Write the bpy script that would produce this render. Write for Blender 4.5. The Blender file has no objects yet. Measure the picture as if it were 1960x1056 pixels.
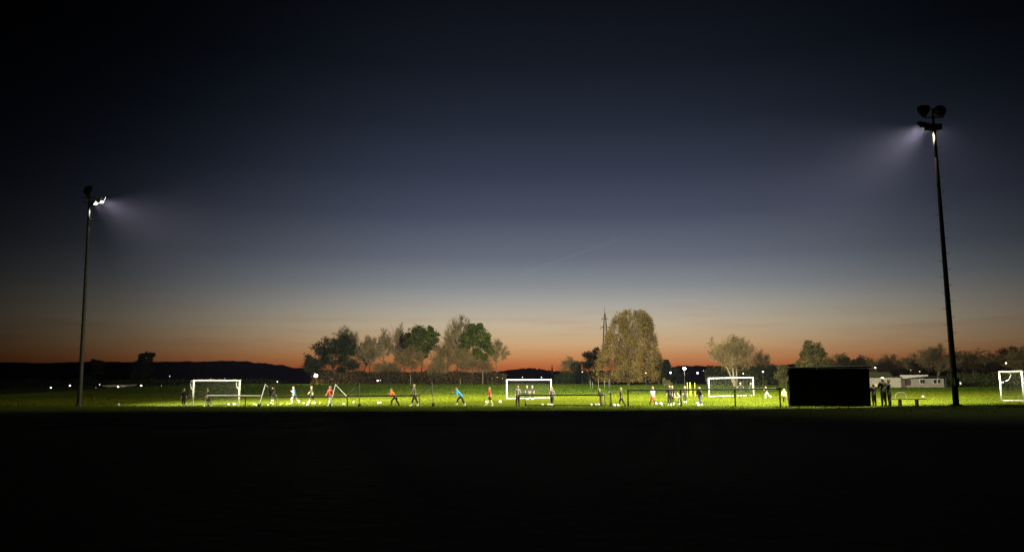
import bpy, bmesh, math, random
import numpy as np
from mathutils import Vector, Matrix

# ------------------------------------------------------------------ camera, sky, exposure
SC = bpy.context.scene
COL = SC.collection
R = math.radians
PITCH = math.atan((734 - 528) / 1480.0)
CP, SP = math.cos(PITCH), math.sin(PITCH)
EYE = 1.6

cam_data = bpy.data.cameras.new('camera')
cam = bpy.data.objects.new('camera', cam_data)
COL.objects.link(cam)
cam.location = (0, 0, EYE)
cam.rotation_euler = (R(90) + PITCH, 0, 0)
cam_data.sensor_fit = 'HORIZONTAL'
cam_data.sensor_width = 36.0
cam_data.lens = 36.0 * 1480 / 1960
cam_data.clip_start = 0.1
cam_data.clip_end = 5000
SC.camera = cam

vs = SC.view_settings
vs.view_transform = 'Standard'
vs.look = 'None'
vs.exposure = 0.0
vs.gamma = 1.0
vs.use_curve_mapping = False
SC.cycles.max_bounces = 4
SC.cycles.volume_bounces = 0
SC.cycles.transparent_max_bounces = 4
SC.cycles.use_denoising = True
SC.cycles.sample_clamp_indirect = 4.0


def lin(c):
    return tuple(((v / 255.0) / 12.92 if v / 255.0 <= 0.04045 else ((v / 255.0 + 0.055) / 1.055) ** 2.4) for v in c)


def NN(nt, t, **kw):
    n = nt.nodes.new(t)
    for k, v in kw.items():
        setattr(n, k, v)
    return n


def math_node(nt, op, a, b=None, c=None, clamp=False):
    n = nt.nodes.new('ShaderNodeMath')
    n.operation = op
    n.use_clamp = clamp
    for i, v in enumerate((a, b, c)):
        if v is None:
            continue
        if isinstance(v, (int, float)):
            n.inputs[i].default_value = v
        else:
            nt.links.new(v, n.inputs[i])
    return n.outputs[0]


world = bpy.data.worlds.new('World')
SC.world = world
world.use_nodes = True
wt = world.node_tree
for n in list(wt.nodes):
    wt.nodes.remove(n)
w_out = NN(wt, 'ShaderNodeOutputWorld')
w_bg = NN(wt, 'ShaderNodeBackground')
wt.links.new(w_bg.outputs[0], w_out.inputs[0])
w_tc = NN(wt, 'ShaderNodeTexCoord')
w_sep = NN(wt, 'ShaderNodeSeparateXYZ')
wt.links.new(w_tc.outputs['Generated'], w_sep.inputs[0])
elev = math_node(wt, 'ARCSINE', w_sep.outputs['Z'])
azim = math_node(wt, 'ARCTAN2', w_sep.outputs['X'], w_sep.outputs['Y'])
# dusk: a band of afterglow low over the set sun, through grey to deep blue overhead
RAMP_TOP = 0.60
stops = [(-0.02, (160, 74, 34)), (0.020, (182, 96, 48)), (0.034, (202, 138, 84)), (0.050, (206, 168, 122)),
         (0.075, (196, 180, 152)), (0.100, (170, 167, 158)), (0.125, (136, 141, 145)), (0.160, (102, 109, 122)),
         (0.215, (71, 78, 96)), (0.270, (51, 58, 75)), (0.330, (35, 42, 55)), (0.400, (22, 27, 37)),
         (0.480, (15, 17, 24)), (0.590, (10, 11, 16))]
ramp = NN(wt, 'ShaderNodeValToRGB')
el = ramp.color_ramp.elements
while len(el) > 1:
    el.remove(el[-1])
first = True
for e, c in stops:
    p = max(0.0, (e + 0.02) / (RAMP_TOP + 0.02))
    if first:
        el[0].position = p
        it = el[0]
        first = False
    else:
        it = el.new(p)
    it.color = lin(c) + (1,)
wt.links.new(math_node(wt, 'DIVIDE', math_node(wt, 'ADD', elev, 0.02), RAMP_TOP + 0.02, clamp=True), ramp.inputs[0])
SUN_AZ = R(2.5)
az_d = math_node(wt, 'SUBTRACT', azim, SUN_AZ)
az_w = math_node(wt, 'MULTIPLY_ADD', math_node(wt, 'GREATER_THAN', az_d, 0.0), R(4.6), R(23.0))
az_w = math_node(wt, 'MULTIPLY', az_w, math_node(wt, 'MULTIPLY_ADD', elev, -0.3, 1.02))
g = math_node(wt, 'MULTIPLY', math_node(wt, 'POWER', math_node(wt, 'ABSOLUTE', math_node(wt, 'DIVIDE', az_d, az_w)), 2.5), -1.0)
glow = math_node(wt, 'ADD', math_node(wt, 'MULTIPLY', math_node(wt, 'EXPONENT', g), 0.985), 0.015)
# thin streaks of cloud just above the glow
w_map = NN(wt, 'ShaderNodeMapping')
w_map.inputs['Scale'].default_value = (3.2, 3.2, 42.0)
wt.links.new(w_tc.outputs['Generated'], w_map.inputs[0])
w_noise = NN(wt, 'ShaderNodeTexNoise')
w_noise.inputs['Scale'].default_value = 2.2
w_noise.inputs['Detail'].default_value = 5
wt.links.new(w_map.outputs[0], w_noise.inputs['Vector'])
cl = NN(wt, 'ShaderNodeMapRange')
cl.inputs['From Min'].default_value = 0.50
cl.inputs['From Max'].default_value = 0.72
wt.links.new(w_noise.outputs[0], cl.inputs[0])
band = NN(wt, 'ShaderNodeMapRange')
band.interpolation_type = 'SMOOTHSTEP'
band.inputs['From Min'].default_value = 0.15
band.inputs['From Max'].default_value = 0.05
wt.links.new(elev, band.inputs[0])
cl_f = math_node(wt, 'MULTIPLY', math_node(wt, 'MULTIPLY', cl.outputs[0], band.outputs[0]), 0.22)
mixc = NN(wt, 'ShaderNodeMix', data_type='RGBA')
wt.links.new(cl_f, mixc.inputs['Factor'])
wt.links.new(ramp.outputs[0], mixc.inputs[6])
mixc.inputs[7].default_value = lin((176, 104, 84)) + (1,)


def sky_dir(px, py):
    u, v = (px - 980) / 1480.0, (528 - py) / 1480.0
    return Vector((u, CP - v * SP, SP + v * CP)).normalized()


# a faint vapour trail
d0, d1 = sky_dir(985, 530), sky_dir(1215, 446)
nrm = d0.cross(d1).normalized()
dotn = NN(wt, 'ShaderNodeVectorMath', operation='DOT_PRODUCT')
wt.links.new(w_tc.outputs['Generated'], dotn.inputs[0])
dotn.inputs[1].default_value = nrm
tr = math_node(wt, 'EXPONENT', math_node(wt, 'MULTIPLY', math_node(wt, 'POWER', math_node(wt, 'ABSOLUTE', math_node(wt, 'DIVIDE', dotn.outputs['Value'], 0.0016)), 2.0), -1.0))
mid = (d0 + d1).normalized()
dotm = NN(wt, 'ShaderNodeVectorMath', operation='DOT_PRODUCT')
wt.links.new(w_tc.outputs['Generated'], dotm.inputs[0])
dotm.inputs[1].default_value = mid
ext = NN(wt, 'ShaderNodeMapRange')
ext.inputs['From Min'].default_value = math.cos(0.085)
ext.inputs['From Max'].default_value = math.cos(0.045)
wt.links.new(dotm.outputs['Value'], ext.inputs[0])
trail = math_node(wt, 'ADD', math_node(wt, 'MULTIPLY', math_node(wt, 'MULTIPLY', tr, ext.outputs[0]), 0.08), 1.0)
strength = math_node(wt, 'MULTIPLY', glow, trail)
wt.links.new(mixc.outputs[2], w_bg.inputs['Color'])
wt.links.new(strength, w_bg.inputs['Strength'])

# floodlight power of one lit panel (watts) and the density of the evening air
PANEL_W = 22500.0
PANEL_COL = (1.0, 0.94, 0.64)
HAZE_D = 0.00005


# ------------------------------------------------------------------ helpers
def P(px, py, Y):
    """the point of the place seen at a picture position, Y metres ahead of the camera"""
    u, v = (px - 980) / 1480.0, (528 - py) / 1480.0
    s = Y / (CP - v * SP)
    return Vector((u * s, Y, EYE + (SP + v * CP) * s))


L0 = np.array((-34.0, 61.0))
EX, EY = 0.961, -0.276          # along the touchline
NX, NY = 0.276, 0.961           # onto the pitch


def smooth(t):
    t = np.clip(t, 0, 1)
    return t * t * (3 - 2 * t)


def G(x, y):
    x = np.asarray(x, float)
    y = np.asarray(y, float)
    t = (x - L0[0]) * NX + (y - L0[1]) * NY
    tilt = 0.008 * np.clip(x, -60, 60) + 0.010 * np.clip(x - 20, 0, 20)
    fade = smooth(1 - (y - 90) / 90.0)
    bump = np.where(t < 0, 0.13 * smooth(1 + t / 25.0), 0.13 * (1 - smooth(t / 3.2)))
    far = 1.45 * smooth((y - 100) / 85.0) * (0.12 + 0.88 * smooth((x + 100) / 35.0))
    return tilt * fade + bump * fade + far


def gz(x, y):
    return float(G(x, y))


def on_ground(px, Y, lift=0.0):
    p = P(px, 740, Y)
    return Vector((p.x, Y, gz(p.x, Y) + lift))


def crest(px, t=0.0):
    """the point of the touchline bank at picture column px, t metres onto the pitch"""
    k = P(px, 760, 1.0).x
    Y = (L0[0] * NX + L0[1] * NY + t) / (k * NX + NY)
    return Vector((k * Y, Y, gz(k * Y, Y)))


class MB:
    def __init__(self):
        self.v, self.f, self.n = [], [], 0

    def add(self, v, f):
        v = np.asarray(v, float).reshape(-1, 3)
        f = np.asarray(f, np.int64)
        self.v.append(v)
        self.f.append(f + self.n)
        self.n += len(v)

    def box(self, c, s, rot=0.0, mat=None):
        v = np.array([(x, y, z) for z in (-.5, .5) for y in (-.5, .5) for x in (-.5, .5)]) * np.array(s)
        if mat is not None:
            v = v @ np.array(mat.to_3x3()).T
        if rot:
            cr, sr = math.cos(rot), math.sin(rot)
            v = v @ np.array(((cr, sr, 0), (-sr, cr, 0), (0, 0, 1)))
        self.add(v + np.array(c), [(0, 2, 3, 1), (4, 5, 7, 6), (0, 1, 5, 4), (2, 6, 7, 3), (0, 4, 6, 2), (1, 3, 7, 5)])

    def tube(self, a, b, r0, r1=None, n=8, caps=True):
        a, b = np.array(a, float), np.array(b, float)
        r1 = r0 if r1 is None else r1
        d = b - a
        L = np.linalg.norm(d)
        if L < 1e-6:
            return
        d /= L
        u = np.cross(d, (0, 0, 1) if abs(d[2]) < 0.9 else (1, 0, 0))
        u /= np.linalg.norm(u)
        w = np.cross(d, u)
        an = np.arange(n) * 2 * math.pi / n
        ring = np.cos(an)[:, None] * u + np.sin(an)[:, None] * w
        self.add(np.vstack((a + ring * r0, b + ring * r1)), [(i, (i + 1) % n, n + (i + 1) % n, n + i) for i in range(n)])
        if caps:
            base = self.n - 2 * n
            self.v.append(np.array((a, b)))
            self.n += 2
            self.f.append(np.array([(base + (i + 1) % n, base + i, self.n - 2) for i in range(n)] + [(base + n + i, base + n + (i + 1) % n, self.n - 1) for i in range(n)]))

    def path(self, pts, r, n=8):
        for a, b in zip(pts[:-1], pts[1:]):
            self.tube(a, b, r, r, n)

    def ball(self, c, r, seg=12, rings=8, sq=(1, 1, 1)):
        v, f = [], []
        for i in range(rings + 1):
            th = math.pi * i / rings
            for j in range(seg):
                ph = 2 * math.pi * j / seg
                v.append((c[0] + r * sq[0] * math.sin(th) * math.cos(ph), c[1] + r * sq[1] * math.sin(th) * math.sin(ph), c[2] + r * sq[2] * math.cos(th)))
        for i in range(rings):
            for j in range(seg):
                f.append((i * seg + j, (i + 1) * seg + j, (i + 1) * seg + (j + 1) % seg, i * seg + (j + 1) % seg))
        self.add(v, f)

    def mesh(self, name, mat=None, smooth_shade=False):
        me = bpy.data.meshes.new(name)
        v = np.vstack(self.v)
        quads = [f for f in self.f if f.shape[1] == 4]
        tris = [f for f in self.f if f.shape[1] == 3]
        idx, tot = [], []
        for q in quads:
            idx.append(q.ravel())
            tot.append(np.full(len(q), 4))
        for q in tris:
            idx.append(q.ravel())
            tot.append(np.full(len(q), 3))
        idx = np.concatenate(idx).astype(np.int32)
        tot = np.concatenate(tot).astype(np.int32)
        st = np.concatenate(([0], np.cumsum(tot)[:-1])).astype(np.int32)
        me.vertices.add(len(v))
        me.vertices.foreach_set('co', v.astype(np.float32).ravel())
        me.loops.add(len(idx))
        me.loops.foreach_set('vertex_index', idx)
        me.polygons.add(len(tot))
        me.polygons.foreach_set('loop_start', st)
        me.polygons.foreach_set('loop_total', tot)
        me.polygons.foreach_set('use_smooth', np.full(len(tot), bool(smooth_shade)))
        me.update(calc_edges=True)
        me.validate()
        if mat:
            me.materials.append(mat)
        return me

    def build(self, name, mat, parent=None, smooth_shade=False, kind=None, label=None):
        o = bpy.data.objects.new(name, self.mesh(name, mat, smooth_shade))
        COL.objects.link(o)
        if parent is not None:
            o.parent = parent
        if kind:
            o['kind'] = kind
        if label:
            o['label'] = label
        return o


def thing(name, label, cat, loc=(0, 0, 0), rz=0.0, group=None):
    o = bpy.data.objects.new(name, None)
    COL.objects.link(o)
    o.empty_display_size = 0.3
    o.location = loc
    o.rotation_euler = (0, 0, rz)
    return tag(o, label, cat, group)


def tag(o, label, cat, group=None):
    o['label'] = label
    o['category'] = cat
    if group:
        o['group'] = group
    return o


def dup(root, loc=None, label=None, group=None, rz=None):
    r = root.copy()
    COL.objects.link(r)
    if loc is not None:
        r.location = loc
    if rz is not None:
        r.rotation_euler = (0, 0, rz)
    if label:
        r['label'] = label
    if group:
        r['group'] = group
    for ch in list(root.children):
        c = ch.copy()
        COL.objects.link(c)
        c.parent = r
        for gch in list(ch.children):
            d = gch.copy()
            COL.objects.link(d)
            d.parent = c
    return r


MATS = {}


def mat(name, col, rough=0.7, noise=0.25, scale=4.0, metal=0.0, col2=None, bump=0.0, spec=0.3):
    if name in MATS:
        return MATS[name]
    m = bpy.data.materials.new(name)
    m.use_nodes = True
    nt = m.node_tree
    b = nt.nodes['Principled BSDF']
    b.inputs['Roughness'].default_value = rough
    b.inputs['Metallic'].default_value = metal
    b.inputs['Specular IOR Level'].default_value = spec
    tc = NN(nt, 'ShaderNodeTexCoord')
    nz = NN(nt, 'ShaderNodeTexNoise')
    nz.inputs['Scale'].default_value = scale
    nz.inputs['Detail'].default_value = 4
    nt.links.new(tc.outputs['Object'], nz.inputs['Vector'])
    r = NN(nt, 'ShaderNodeValToRGB')
    r.color_ramp.elements[0].position = 0.3
    r.color_ramp.elements[1].position = 0.7
    c2 = col2 or tuple(min(1, c * (1 + noise)) for c in col)
    r.color_ramp.elements[0].color = tuple(c * (1 - noise) for c in col) + (1,)
    r.color_ramp.elements[1].color = tuple(c2) + (1,)
    nt.links.new(nz.outputs[0], r.inputs[0])
    nt.links.new(r.outputs[0], b.inputs['Base Color'])
    if bump:
        bp = NN(nt, 'ShaderNodeBump')
        bp.inputs['Strength'].default_value = bump
        nt.links.new(nz.outputs[0], bp.inputs['Height'])
        nt.links.new(bp.outputs[0], b.inputs['Normal'])
    MATS[name] = m
    return m


def emit(name, col, strength):
    if name in MATS:
        return MATS[name]
    m = bpy.data.materials.new(name)
    m.use_nodes = True
    b = m.node_tree.nodes['Principled BSDF']
    b.inputs['Base Color'].default_value = (0.8, 0.8, 0.8, 1)
    b.inputs['Emission Color'].default_value = tuple(col) + (1,)
    b.inputs['Emission Strength'].default_value = strength
    MATS[name] = m
    return m


WHITE = mat('white_paint', (0.75, 0.75, 0.73), 0.45, 0.06)
ALU = mat('aluminium', (0.45, 0.46, 0.46), 0.4, 0.1, metal=0.6)
DARKMETAL = mat('dark_metal', (0.05, 0.052, 0.05), 0.5, 0.3)
GALV = mat('galvanised_steel', (0.04, 0.04, 0.036), 0.55, 0.2)
RUBBER = mat('black_rubber', (0.012, 0.012, 0.012), 0.8, 0.2)
NETM = mat('net_cord', (0.10, 0.105, 0.085), 0.8, 0.1)
NETG = mat('net_cord_green', (0.12, 0.2, 0.1), 0.8, 0.1)
BARK = mat('bark', (0.16, 0.12, 0.075), 0.9, 0.35, 2.0)
PALEBARK = mat('pale_bark', (0.30, 0.25, 0.17), 0.9, 0.3, 2.0)
TWIG = mat('twigs', (0.20, 0.15, 0.070), 0.9, 0.3, 0.4)
TWIG_GREY = mat('grey_twigs', (0.25, 0.20, 0.12), 0.9, 0.3, 0.4)
PINE = mat('pine_needles', (0.062, 0.084, 0.014), 0.7, 0.55, 0.5)
PINE_D = mat('dark_leaves', (0.022, 0.034, 0.010), 0.7, 0.45, 0.5)
GOLD = mat('yellowing_leaves', (0.175, 0.122, 0.029), 0.7, 0.5, 0.35)
OLIVE = mat('olive_leaves', (0.10, 0.095, 0.022), 0.7, 0.4, 0.4)
BROWN = mat('brown_leaves', (0.050, 0.036, 0.014), 0.8, 0.4, 0.3)
HEDGEG = mat('hedge_leaves', (0.04, 0.05, 0.012), 0.8, 0.4, 0.3)
TINY_LEAF = mat('autumn_leaves', (0.12, 0.075, 0.025), 0.8, 0.4, 0.3)

# ------------------------------------------------------------------ ground
def build_ground():
    ys = np.unique(np.concatenate((np.linspace(-80, 30, 23), np.linspace(30, 75, 91), np.linspace(75, 200, 84), np.linspace(200, 1350, 40))))
    xs = np.unique(np.concatenate((np.linspace(-1400, -80, 24), np.linspace(-80, 80, 161), np.linspace(80, 1400, 24))))
    X, Y = np.meshgrid(xs, ys)
    rng = np.random.default_rng(3)
    T = (X - L0[0]) * NX + (Y - L0[1]) * NY
    Z = G(X, Y) + rng.normal(0, 1, X.shape) * np.where(T < -1.5, 0.022, 0.004)
    nx, ny = len(xs), len(ys)
    i = np.arange(ny - 1)[:, None] * nx + np.arange(nx - 1)[None, :]
    f = np.stack((i, i + 1, i + nx + 1, i + nx), -1).reshape(-1, 4)
    mb = MB()
    mb.add(np.stack((X, Y, Z), -1), f)
    m = bpy.data.materials.new('grass_ground')
    m.use_nodes = True
    nt = m.node_tree
    b = nt.nodes['Principled BSDF']
    b.inputs['Roughness'].default_value = 0.85
    b.inputs['Specular IOR Level'].default_value = 0.1
    geo = NN(nt, 'ShaderNodeNewGeometry')
    n1 = NN(nt, 'ShaderNodeTexNoise')
    n1.inputs['Scale'].default_value = 0.09
    n1.inputs['Detail'].default_value = 6
    nt.links.new(geo.outputs['Position'], n1.inputs['Vector'])
    n2 = NN(nt, 'ShaderNodeTexNoise')
    n2.inputs['Scale'].default_value = 2.5
    n2.inputs['Detail'].default_value = 8
    nt.links.new(geo.outputs['Position'], n2.inputs['Vector'])
    r1 = NN(nt, 'ShaderNodeValToRGB')
    r1.color_ramp.elements[0].position = 0.35
    r1.color_ramp.elements[1].position = 0.65
    r1.color_ramp.elements[0].color = (0.052, 0.092, 0.006, 1)
    r1.color_ramp.elements[1].color = (0.092, 0.108, 0.008, 1)
    nt.links.new(n1.outputs[0], r1.inputs[0])
    mx = NN(nt, 'ShaderNodeMix', data_type='RGBA', blend_type='MULTIPLY')
    mx.inputs['Factor'].default_value = 0.6
    nt.links.new(r1.outputs[0], mx.inputs[6])
    r2 = NN(nt, 'ShaderNodeValToRGB')
    r2.color_ramp.elements[0].position = 0.3
    r2.color_ramp.elements[1].position = 0.7
    r2.color_ramp.elements[0].color = (0.45, 0.5, 0.4, 1)
    r2.color_ramp.elements[1].color = (1, 1, 1, 1)
    nt.links.new(n2.outputs[0], r2.inputs[0])
    nt.links.new(r2.outputs[0], mx.inputs[7])
    nt.links.new(mx.outputs[2], b.inputs['Base Color'])
    bp = NN(nt, 'ShaderNodeBump')
    bp.inputs['Strength'].default_value = 0.4
    bp.inputs['Distance'].default_value = 0.05
    nt.links.new(n2.outputs[0], bp.inputs['Height'])
    nt.links.new(bp.outputs[0], b.inputs['Normal'])
    MATS['ground'] = m
    return mb.build('ground', m, kind='structure', smooth_shade=True)


build_ground()


def build_hills():
    pts = [(-500, 690), (-100, 694), (0, 697), (80, 695), (150, 694), (250, 694), (330, 693), (430, 692), (480, 694), (530, 699), (570, 704), (620, 709),
           (700, 712), (860, 712), (940, 712), (975, 708), (1005, 705), (1025, 706), (1060, 710), (1110, 710), (1200, 708), (1300, 702), (1420, 700),
           (1600, 698), (1750, 698), (1960, 696), (2500, 694)]
    px = np.arange(-480, 2480, 3.0)
    top = np.interp(px, [p[0] for p in pts], [p[1] for p in pts])
    rng = np.random.default_rng(8)
    k = np.ones(5) / 5
    rough = np.convolve(rng.normal(0, 1, len(px)), k, 'same') * 1.6 + rng.normal(0, 0.5, len(px))
    rows = []
    Yc = 980.0
    prof = [(640, 0.0), (700, 0.10), (760, 0.32), (830, 0.62), (900, 0.88), (980, 1.0), (1080, 0.9), (1240, 0.0)]
    zt = EYE + (734 - (top + rough)) * Yc / 1480.0
    for Y, fr in prof:
        x = (px - 980) / 1480.0 * Yc * CP * (0.55 + 0.45 * Y / Yc)
        jit = rng.normal(0, 0.8, len(px)) * (fr if Y < 980 else fr * 0.5)
        rows.append(np.stack((x, np.full(len(px), float(Y)), -1.0 + (zt + 1.0) * fr + (jit if Y != 980 else 0)), -1))
    V = np.stack(rows)
    n = len(px)
    i = np.arange(len(prof) - 1)[:, None] * n + np.arange(n - 1)[None, :]
    mb = MB()
    mb.add(V, np.stack((i, i + 1, i + n + 1, i + n), -1).reshape(-1, 4))
    mb.build('hills', mat('wooded_hill', (0.008, 0.009, 0.005), 0.95, 0.4, 0.02, spec=0.0), kind='structure', smooth_shade=True)


build_hills()

# ------------------------------------------------------------------ vegetation generators
def rand_unit(rng, n):
    v = rng.normal(0, 1, (n, 3))
    return v / np.linalg.norm(v, axis=1)[:, None]


def leaf_quads(mb, pts, size, rng, droop=0.0):
    n = len(pts)
    a = rand_unit(rng, n)
    b = rand_unit(rng, n)
    b = b - (a * b).sum(1)[:, None] * a
    b /= np.linalg.norm(b, axis=1)[:, None] + 1e-9
    s = size * rng.uniform(0.6, 1.4, n)[:, None]
    if droop:
        a = a * (1 - droop) + np.array((0, 0, -1.0)) * droop
    v = np.stack((pts - a * s * .5, pts + b * s * .33, pts + a * s * .6, pts - b * s * .33), 1)
    mb.add(v.reshape(-1, 3), np.arange(4 * n).reshape(n, 4))


def clump_points(rng, c, r, n, sq=0.75, shell=0.45):
    u = rand_unit(rng, n)
    rad = (shell + (1 - shell) * rng.random(n)) * (1 + rng.normal(0, 0.12, n))
    p = u * rad[:, None] * r
    p[:, 2] *= sq
    return p + np.array(c)


def branch(mb, tips, rng, p, d, L, r, lev, spread, segs=3, gravity=0.0, sides=(6, 5, 4, 3, 3)):
    """a limb in a few bent pieces, with limbs of the next order along it"""
    n = sides[min(4 - lev, 4)] if lev <= 4 else 6
    r_end = r * 0.55
    cur = np.array(p)
    dd = np.array(d)
    for k in range(segs):
        dd = dd + rng.normal(0, 0.10, 3)
        dd[2] += gravity
        dd /= np.linalg.norm(dd)
        nxt = cur + dd * L / segs
        mb.tube(cur, nxt, r + (r_end - r) * k / segs, r + (r_end - r) * (k + 1) / segs, n, caps=False)
        if lev > 0 and (k > 0 or lev < 3):
            for _ in range(2 if lev > 1 else 4):
                t = rng.random()
                q = cur + (nxt - cur) * t
                ax = rand_unit(rng, 1)[0]
                nd = dd * (1 - spread * rng.uniform(.6, 1)) + ax * spread
                nd[2] += 0.12
                nd /= np.linalg.norm(nd)
                branch(mb, tips, rng, q, nd, L * rng.uniform(0.42, 0.68), max(r * 0.5, 0.024), lev - 1, spread, max(2, segs - 1), gravity, sides)
        cur = nxt
    if lev > 0:
        for _ in range(2):
            nd = dd + rand_unit(rng, 1)[0] * 0.5
            nd /= np.linalg.norm(nd)
            branch(mb, tips, rng, cur, nd, L * 0.6, max(r_end * 0.8, 0.024), lev - 1, spread, max(2, segs - 1), gravity, sides)
    tips.append(cur)


def scale_to(mbs, base, H, W=None):
    """stretch built verts (around the origin) to height H (and width W), then leave them local"""
    allv = np.vstack([v for mb in mbs for v in mb.v])
    zmax = np.percentile(allv[:, 2], 99.7)
    wx = np.percentile(allv[:, 0], 99) - np.percentile(allv[:, 0], 1)
    sz = H / zmax
    sx = (W / wx) if W else sz
    for mb in mbs:
        mb.v = [v * np.array((sx, sx, sz)) for v in mb.v]


def bare_tree(label, px, ytop, Y, W, seed, levels=4, trunk_r=0.16, mats=(BARK, TWIG), stems=1, spread=0.55, leaves=0, cat='tree', group=None, base=None, leafmat=None, clear=0.32, fill=0):
    rng = np.random.default_rng(seed)
    b = on_ground(px, Y) if base is None else base
    H = P(px, ytop, Y).z - b.z
    root = thing('bare_tree', label, cat, b, 0, group)
    tb, cb, tips = MB(), MB(), []
    for s in range(stems):
        if stems == 1:
            d = np.array((rng.normal(0, .04), rng.normal(0, .04), 1.0))
        else:
            a = s / stems * 2 * math.pi + rng.uniform(0, .8)
            d = np.array((math.cos(a) * .28, math.sin(a) * .28, 1.0))
        d /= np.linalg.norm(d)
        cur = np.array((0, 0, -0.3)) + np.array((d[0], d[1], 0)) * 0.3
        n = 7
        tot = 8.0
        for k in range(n):
            d = d + rng.normal(0, 0.05, 3)
            d[2] = abs(d[2])
            d /= np.linalg.norm(d)
            nxt = cur + d * tot / n
            r0 = trunk_r * (1 - .8 * k / n) * (1 if stems == 1 else .7)
            r1 = trunk_r * (1 - .8 * (k + 1) / n) * (1 if stems == 1 else .7)
            tb.tube(cur, nxt, r0 * 1.35, r1 * 1.35, 7, caps=False)
            if k / n >= clear:
                for _ in range(3 if stems == 1 else 2):
                    a = rng.uniform(0, 2 * math.pi)
                    nd = np.array((math.cos(a) * .8, math.sin(a) * .8, rng.uniform(.5, 1.2)))
                    nd /= np.linalg.norm(nd)
                    branch(cb, tips, rng, cur + (nxt - cur) * rng.random(), nd, tot * 0.36 * (1.15 - .55 * k / n), r1 * 0.75 + .025, levels - 2, spread, 3, 0.05)
            cur = nxt
        branch(cb, tips, rng, cur, d, tot * 0.25, trunk_r * .2, levels - 2, spread, 3)
    lb = None
    if leaves:
        lb = MB()
        tp = np.array(tips)
        pick = tp[rng.integers(0, len(tp), leaves)] + rng.normal(0, .18, (leaves, 3))
        leaf_quads(lb, pick, 0.16, rng)
    nodes = MB()
    nodes.v.append(np.array(tips))
    scale_to([m for m in (tb, cb, nodes, lb) if m], b, H, W)
    nd = nodes.v[0]
    c0 = max(.12, clear * .9)
    nf = fill or int(270 * (W / 6) ** 1.2)
    u = rand_unit(rng, nf) * (rng.random(nf) ** .38)[:, None]
    q = u * np.array((W * .52, W * .52, H * (1 - c0) * .5)) + np.array((0, 0, H * (1 + c0) * .5))
    q += rng.normal(0, .12, q.shape)
    for p in q:
        dist = np.linalg.norm((nd - p) * np.array((1, 1, .6)) + np.array((0, 0, .5)), axis=1)
        a0 = nd[int(dist.argmin())]
        if dist.min() > .45 * W:
            continue
        mid_ = (a0 + p) / 2 + rng.normal(0, .12, 3)
        cb.tube(a0, mid_, .03, .022, 3, caps=False)
        cb.tube(mid_, p, .022, .012, 3, caps=False)
        for _ in range(2):
            e_ = p + rng.normal(0, .35, 3) + (p - a0) * .25
            cb.tube(mid_ + (p - mid_) * rng.random(), e_, .014, .009, 3, caps=False)
    tb.build('trunk', mats[0], root)
    cr = cb.build('crown', mats[1], root)
    if lb:
        lv = lb.build('leaves', leafmat or TINY_LEAF, root, kind='stuff')
    return root


def leafy_tree(label, px, ytop, Y, clumps, seed, leafmat, name='tree', nleaf=260, size=0.4, trunk_r=0.22, base=None, group=None, cat='tree', trunk_top=0.75, shell=0.4, limbs=True, sq=0.75, trunk_mat=None):
    """clumps: (dx px, y px, radius px) as seen in the photograph; they get depth of their own"""
    rng = np.random.default_rng(seed)
    b = on_ground(px, Y) if base is None else base
    root = thing(name, label, cat, b, 0, group)
    k = Y / 1480.0 * 0.99
    tb, lb = MB(), MB()
    H = P(px, ytop, Y).z - b.z
    cur = np.array((0, 0, -0.3))
    n = 6
    line = [cur]
    for i in range(n):
        nxt = np.array((rng.normal(0, .12), rng.normal(0, .12), H * trunk_top * (i + 1) / n))
        tb.tube(line[-1], nxt, trunk_r * (1 - .75 * i / n), trunk_r * (1 - .75 * (i + 1) / n), 7, caps=False)
        line.append(nxt)
    for (cx, cy, cr) in clumps:
        r = cr * k * 1.22
        c = np.array(((cx - px) * k, rng.normal(0, r * .7), P(px, cy, Y).z - b.z))
        if limbs:
            j = min(n, max(1, int(n * max(0.1, (c[2] - r)) / (H * trunk_top))))
            tb.tube(line[j], c, trunk_r * .3, .03, 4, caps=False)
        subs = max(5, int(nleaf / 34))
        centres = clump_points(rng, c, r * .85, subs, sq, .25)
        for s in centres:
            leaf_quads(lb, clump_points(rng, s, r * rng.uniform(.36, .66), int(nleaf * 3.4 / subs), .85, .1), size * .85, rng)
    tb.build('trunk', trunk_mat or BARK, root)
    lb.build('crown', leafmat, root)
    return root


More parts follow.
